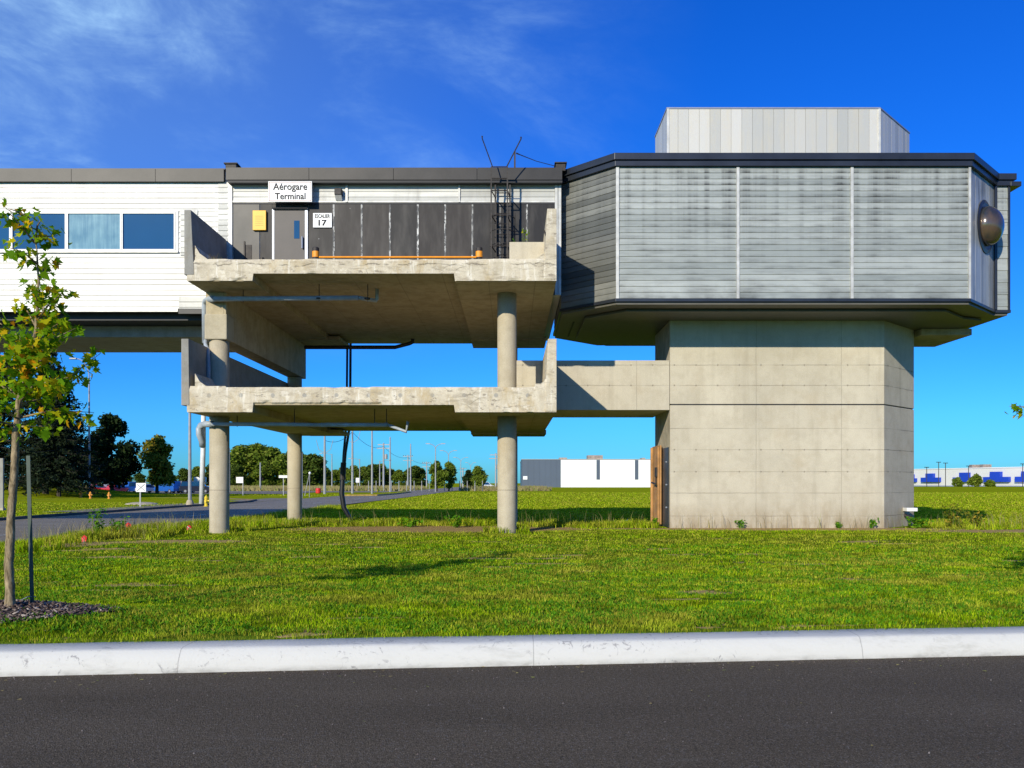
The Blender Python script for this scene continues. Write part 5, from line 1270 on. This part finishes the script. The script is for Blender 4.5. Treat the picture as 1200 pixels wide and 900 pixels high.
MB().box(X_(-5, 52), X_(3.6, 52), 52, 52.12, -.1, Z_(537, 52)).build('panel', 'conc_dark', t, bevel=.02)
MB().box(X_(-5, 52)-.05, X_(3.6, 52)+.05, 51.9, 52.22, -.1, .12).build('foot', 'conc_col', t)
# hydrants
def hydrant(x, y, mat, label, s=1.0, group=None):
    z = gzs(x, y); t = thing('fire_hydrant', (x, y, z), label, 'hydrant', group)
    MB().lathe((x, y, z), [(.17*s, 0), (.17*s, .06*s), (.12*s, .08*s), (.12*s, .55*s), (.15*s, .57*s), (.15*s, .61*s), (.12*s, .66*s), (.06*s, .75*s), (.03*s, .80*s)], 16).build('barrel', mat, t)
    m = MB(); m.tube([(x-.22*s, y, z+.42*s), (x+.22*s, y, z+.42*s)], .06*s, 10); m.tube([(x, y-.2*s, z+.36*s), (x, y, z+.36*s)], .075*s, 10); m.build('outlet', mat, t)
hydrant(X_(241.7, 60), 60, 'hyd_yellow', 'bright yellow hydrant beside the foot of the white downpipe')
for px, D, l in ((94.7, 84, 'leftmost of the three orange stub posts by the curved lamp foot'), (106, 82, 'orange stub post directly right of the curved lamp foot'), (127.8, 82, 'rightmost orange stub post, apart from the curved lamp')):
    hydrant(X_(px, D), D, 'hyd_orange', l, .85, 'orange hydrants on the left verge')
hydrant(X_(443, 140), 140, 'hyd_yellow', 'tiny yellow hydrant on the distant traffic island', .9)
t = thing('red_barrel', (X_(373, 135), 135, 0), 'red plastic barrel at the far junction right of the rear left column', 'barrel')
MB().lathe((X_(373, 135), 135, 0), [(.36, 0), (.42, .1), (.42, .45), (.40, .48), (.42, .52), (.40, .8), (.3, .85)], 16).build('barrel', 'red', t)
t = thing('tripod_lamp', (X_(360, 90), 90, 0), 'small white round lamp on a thin slanted stand right of the rear left column', 'lamp')
MB().tube([at(357, 581, 90), at(363, 554, 90)], .035, 6).tube([at(362.5, 583, 90), at(363, 554, 90)], .03, 6).build('stand', 'galv', t)
MB().lathe(at(363, 555, 90), [(.05, -.1), (.13, 0), (.13, .12), (.04, .2)], 10).build('lamp_head', 'sign_white', t)
# red utility markers
def marker(px, py0, py1, D, label, dx=0):
    x = X_(px, D); z = gzs(x, D); t = thing('utility_marker', (x, D, z), label, 'marker', 'red utility markers in the verge')
    zt = Z_(py0, D); MB().tube([(x, D, z), (x, D, zt-.05)], .008, 6).build('rod', 'galv', t)
    h = (py1-py0)*D/1000; m = MB(); m.v = [(x-h*.35, D, zt-h), (x+h*.35, D, zt-h*.9), (x+h*.4, D+.01, zt-h*.3), (x+.01, D-.01, zt), (x-h*.4, D+.01, zt-h*.35)]; n0 = 5
    m.v += [(a, b+.012, c) for a, b, c in m.v]; m.f = [(0, 1, 2, 3, 4), (9, 8, 7, 6, 5)]+[(k, 5+k, 5+(k+1) % 5, (k+1) % 5) for k in range(5)]; m.build('flag', 'red', t)
    return t
marker(98.5, 627, 635, 20.6, 'red marker flag lowest, in front of the weeds'); marker(150, 612, 621, 23.4, 'red marker flag behind the weeds, middle of the three')
t = marker(221.5, 615, 622, 23.5, 'round red marker with white slash near the front left column')
m = MB(); x = X_(221.5, 23.48); m.tube([(x-.05, 23.48, Z_(617, 23.48)), (x+.05, 23.48, Z_(620, 23.48))], .01, 5); m.build('slash', 'sign_white', t)
marker(59.5, 655, 660, 15, 'x').name = 'utility_marker'
COL.objects.unlink(bpy.data.objects[[o.name for o in bpy.data.objects if o.get('label') == 'x' and o.name.startswith('utility')][0]]) if False else None
for o in [o for o in COL.objects if o.get('label') == 'x']:
    for c in kids(o): bpy.data.objects.remove(c)
    bpy.data.objects.remove(o)
# litter by the shade
t = thing('crumpled_sheet', (X_(733, 29.5), 29.5, .15), 'crumpled blue white plastic sheet lying in the shade left of the tower', 'litter')
m = MB(); nx, ny = 12, 6
M['tarp'] = m_plain('pale blue plastic', (.25,.36,.52), .5)
for j in range(ny):
    for i in range(nx):
        x = X_(723+i*1.8, 29.5); y = 29.3+j*.1; m.v.append((x, y, gzs(x, y)+.03+.16*abs(noise.noise(Vector((i*.9, j*1.3, 4))))+.12*math.sin(math.pi*i/(nx-1))*math.sin(math.pi*j/(ny-1))))
for j in range(ny-1):
    for i in range(nx-1): a = j*nx+i; m.f.append((a, a+1, a+nx+1, a+nx))
m.build('sheet', 'tarp', t)
n = 900; X = rng.uniform(-5.5, 6.5, n); Y = np.where(rng.random(n) < .45, 7.69+KS*X-np.abs(rng.normal(size=n))*.12-.02, rng.uniform(4.2, 7.6, n)); sz = rng.uniform(.003, .009, n)
T = np.array([(1, 0, -.6), (-.5, .87, -.6), (-.5, -.87, -.6), (.1, .1, .8)]); V = (np.stack([X, Y, np.full(n, .004)], 1)[:, None, :]+T[None]*sz[:, None, None]*rng.uniform(.7, 1.3, (n, 4, 1))).reshape(-1, 3)
keepy = (V[:, 1] < 7.69+KS*V[:, 0]-.005).reshape(-1, 4).all(1); V = V.reshape(-1, 4, 3)[keepy].reshape(-1, 3); n = len(V)//4
lo = (np.arange(n)[:, None]*4+np.array([0, 1, 3, 1, 2, 3, 2, 0, 3])).ravel()
tag(np_mesh('grit', V, lo, np.arange(3*n)*3, np.full(3*n, 3), 'mulch'), 'loose grit scattered on the asphalt and along the kerb foot', 'grit', kind='stuff')
# leaves and pebbles on the asphalt
m = MB()
for k in range(90):
    x = random.uniform(-4.5, 5); y = kline(x)-abs(random.gauss(0, .25))-.03 if k < 65 else random.uniform(4.6, 7.2)
    s = random.uniform(.008, .022); a = random.uniform(0, 6.28); i = len(m.v)
    for q in range(5): b = a+q*1.256; m.v.append((x+s*math.cos(b), y+s*math.sin(b)*.6, .003+random.random()*.008))
    m.f.append((i, i+1, i+2, i+3, i+4))
tag(m.build('fallen_leaves', 'drygrass'), 'scattered dry leaf scraps along the kerb foot', 'leaves', kind='stuff')
# ------------------------------------------------------------------ cars
def car(x, y, rz, paint, label, kind='sedan'):
    z = .03; L = 4.6 if kind != 'van' else 4.9; H = {'sedan': 1.45, 'van': 1.9, 'suv': 1.7, 'pickup': 1.8}[kind]
    t = thing('parked_car', (0, 0, 0), label, 'car', 'cars in the distant parking lot'); w_ = .9
    bh = .62*H*.95
    if kind == 'sedan': cab = [(-1.5, bh), (-.9, H), (.45, H), (1.25, bh)]
    elif kind == 'pickup': cab = [(-.5, bh), (-.35, H), (.7, H), (1.35, bh)]
    else: cab = [(-L/2+.1, bh), (-L/2+.35, H), (.75, H), (1.5, bh)]
    body = [(-L/2, .3), (-L/2-.02, .75), (-L/2+.08, bh), (L/2-.75, bh), (L/2-.1, bh*.8), (L/2, .5), (L/2-.05, .3)]
    def ext(pl, ww, mbb):
        i = len(mbb.v); n = len(pl); mbb.v += [(a, -ww, b) for a, b in pl]+[(a, ww, b) for a, b in pl]
        mbb.f += [tuple(i+k for k in range(n)), tuple(i+n+k for k in reversed(range(n)))]+[(i+k, i+n+k, i+n+(k+1) % n, i+(k+1) % n) for k in range(n)]
        return mbb
    b = ext(body, w_, MB()); ext(cab, w_*.84, b); b.build('body', paint, t, bevel=.06)
    g_ = MB(); gl = [(cab[0][0]+.12, bh+.03), (cab[1][0]+.08, H-.1), (cab[2][0]-.05, H-.1), (cab[3][0]-.2, bh+.03)]; ext(gl, w_*.85, g_)
    fr = [(cab[2][0]+.08, H-.12), (cab[3][0]-.02, bh+.05)]
    g_.build('window_glass', 'glass', t)
    for sx_ in (-1, 1):
        for sy in (-1, 1):
            wl = MB().lathe((sx_*L*.31, sy*(w_-.1), .33), [(.33, -.11), (.33, .11)], 18, axis='y').build('wheel', 'rubber', t)
            MB().lathe((sx_*L*.31, sy*(w_+.02), .33), [(.19, -.01), (.17, .01)], 12, axis='y').build('rim', 'silver', wl)
    for sy in (-1, 1):
        MB().box(L/2-.12, L/2-.01, sy*.7-.15, sy*.7+.15, .58, .72).build('headlight', 'sign_white', t)
    t.location = (x, y, z); t.rotation_euler[2] = rz; return t
CD = 137
car(X_(151, CD), CD, .9, 'car_blue', 'blue pickup truck left of the square crossed sign', 'pickup'); car(X_(137, CD-2), CD-2, 1.2, 'car_red', 'bright red car behind the trunk of the dark round tree', 'sedan'); car(X_(115, CD), CD, .5, 'car_red', 'small red car farthest left, right of the curved lamp', 'sedan')
car(X_(197, CD), CD, 2.6, 'car_blue', 'blue van right of the yellowing tree trunk', 'van'); car(X_(230, CD), CD, .2, 'car_dark', 'dark van behind the grey lamp pole', 'van'); car(X_(215, CD+3), CD+3, 1.3, 'car_silver', 'silver car between the blue and the dark van', 'sedan')
car(X_(172, CD+2), CD+2, 1.2, 'car_white', 'white car right of the square crossed sign', 'sedan'); car(X_(125, CD+3), CD+3, 2.0, 'car_silver', 'silver car between the two red cars', 'sedan')
car(X_(590-21, 230), 230, 0, 'car_white', 'white vehicle far off at the foot of the last round tree', 'van')
# low mound beside the blank sign
tag(MB().lathe((X_(166, 66), 66, 0), [(1.3, -.05), (1.1, .08), (.6, .16), (.1, .18)], 14).build('manhole_cover_mound', 'conc_col', org=(X_(166, 66), 66, 0)), 'flat pale concrete lump in the grass beside the square crossed sign', 'slab')
# fence posts along the meadow
proto_p = MB().tube([(0, 0, -.1), (0, 0, 2.1)], .09, 6).build('fence_post', 'galv'); tag(proto_p, 'plain grey post in the thin post row before the distant tree belt', 'fence post', 'grey posts before the tree belt')
pp = [(p, 174) for p in list(range(430, 570, 9))+list(range(110, 240, 14))]
for k, (p, D) in enumerate(pp):
    o = proto_p if k == 0 else proto_p.copy()
    if k: COL.objects.link(o)
    o.location = (X_(p, D), D+2, 0)
# ------------------------------------------------------------------ warehouses
D = 330
t = thing('white_warehouse', (X_(720, D), D, 0), 'long white and slate blue warehouse across the field behind the decks', 'building')
MB().box(X_(611.5, D), X_(657, D), D, D+60, -.2, Z_(538.5, D)).build('slate_wall', 'wh_dark', t)
MB().box(X_(657, D)+.05, X_(905, D), D, D+60, -.2, Z_(538.8, D)).build('white_wall', 'wh_white', t)
m = MB().box(X_(611, D), X_(905.4, D), D-.2, D+60.2, Z_(538.3, D), Z_(538, D)); m.build('roof_edge', 'wh_cream', t)
for a in (699, 744, 790, 836): MB().box(X_(a, D), X_(a+4, D), D-.1, D, Z_(562, D), Z_(539, D)).build('window', 'wh_dark', t)
m = MB()
for x in np.arange(X_(612, D), X_(657, D), 2.2): m.box(x, x+.06, D-.06, D, 0, Z_(539, D))
m.build('cladding_rib', 'wh_dark', t)
m = MB()
for x in np.arange(X_(660, D), X_(905, D), 4.5): m.box(x, x+.05, D-.04, D, 0, Z_(539, D))
m.build('cladding_joint', 'wh_cream', t)
MB().box(X_(613, D), X_(618, D), D-.2, D-.02, Z_(562, D), Z_(558, D)).build('wall_sign', 'sign_white', t)
for a, b, y0 in ((691, 709, 533.5), (657, 666, 536.2), (756, 760, 536.5)):
    m = MB(); m.box(X_(a, D), X_(b, D), D+8, D+14, Z_(538.5, D), Z_(y0, D+8)); m.build('roof_unit', 'unit', t)
# right warehouse, angled
A = Vector((X_(1040, 640), 640)); B = Vector((X_(1330, 460), 460)); dv = (B-A).normalized(); nv = Vector((dv.y, -dv.x))
t = thing('cream_warehouse', (A.x+60, A.y-20, 0), 'long cream warehouse with blue dock surrounds on the right horizon', 'building')
Pq = [A, B, B-nv*80, A-nv*80]
Hq = 11.2
MB().prism([(p.x, p.y) for p in Pq], -.2, Hq).build('wall', 'wh_cream', t)
MB().prism(grow([(p.x, p.y) for p in Pq], .4), Hq+.02, Hq+.5).build('roof_edge', 'wh_white', t)
def on(px):       # where the sight line meets the facade
    s = (px-600)/1000.; k = (s*A.y-A.x)/(dv.x-s*dv.y); return k
for (a, b, c, d, yu, yl) in ((1081.5, 1103, 1087.5, 1096, 555, 559.7), (1119, 1150, 1127, 1137.5, 554, 559.5), (1154.7, 1184.7, 1163, 1175, 553, 559), (1192, 1222, 1200, 1212, 552.5, 558.6), (1066, 1075, 1068, 1072, 556, 560.5)):
    ka, kb_, kc, kd = on(a), on(b), on(c), on(d); Dm = A.y+dv.y*ka
    m = MB(); m.slab_on(A+dv*ka, A+dv*kb_, .02, 2.0, 2.3, Z_(yl, Dm)); m.build('dock_surround', 'wh_blue', t)
    m = MB(); m.slab_on(A+dv*kc, A+dv*kd, .02, 2.3, 2.4, Z_(yu, Dm)); m.build('dock_tower', 'wh_blue', t)
for px in (1115, 1127):
    k = on(px); p = A+dv*(k)-nv*20; MB().box(p.x-3, p.x+3, p.y-2, p.y+2, Hq, Hq+3).build('roof_unit', 'unit', t)
for px, y, l in ((1100, 542, 'dark lot lamp pole nearest the tower, left of a close pair'), (1108, 543, 'dark lot lamp pole, right of the close pair'), (1135, 546.5, 'lot lamp pole above the second blue dock'), (1198.5, 544, 'lot lamp pole at the right edge'), (1086, 548, 'lowest lot lamp pole above the first blue dock')):
    D = 400; O = Vector((X_(px, D), D, 0)); q = thing('lot_lamp', O, l, 'lamp post', 'lamp posts before the cream warehouse')
    MB().tube([O, (O.x, D, Z_(y, D))], .16, 6).build('pole', 'rust', q); MB().box(O.x-1, O.x+1, D-.3, D+.3, Z_(y, D), Z_(y, D)+.3).build('lamp_head', 'rust', q)
broad_tree((X_(1143, 380), 380, 0), 5.6, 6.8, .5, 'leaf_mid', 'round green bush before the second blue dock', n=1500, trunk_h=.05)
broad_tree((X_(1122, 385), 385, 0), 3.8, 6.0, .5, 'leaf_mid', 'low green bush left of the round bush by the docks', n=1000, trunk_h=.05)
broad_tree((X_(1160, 385), 385, 0), 3.2, 5.0, .5, 'leaf_mid', 'low green bush before the third blue dock', n=900, trunk_h=.05)
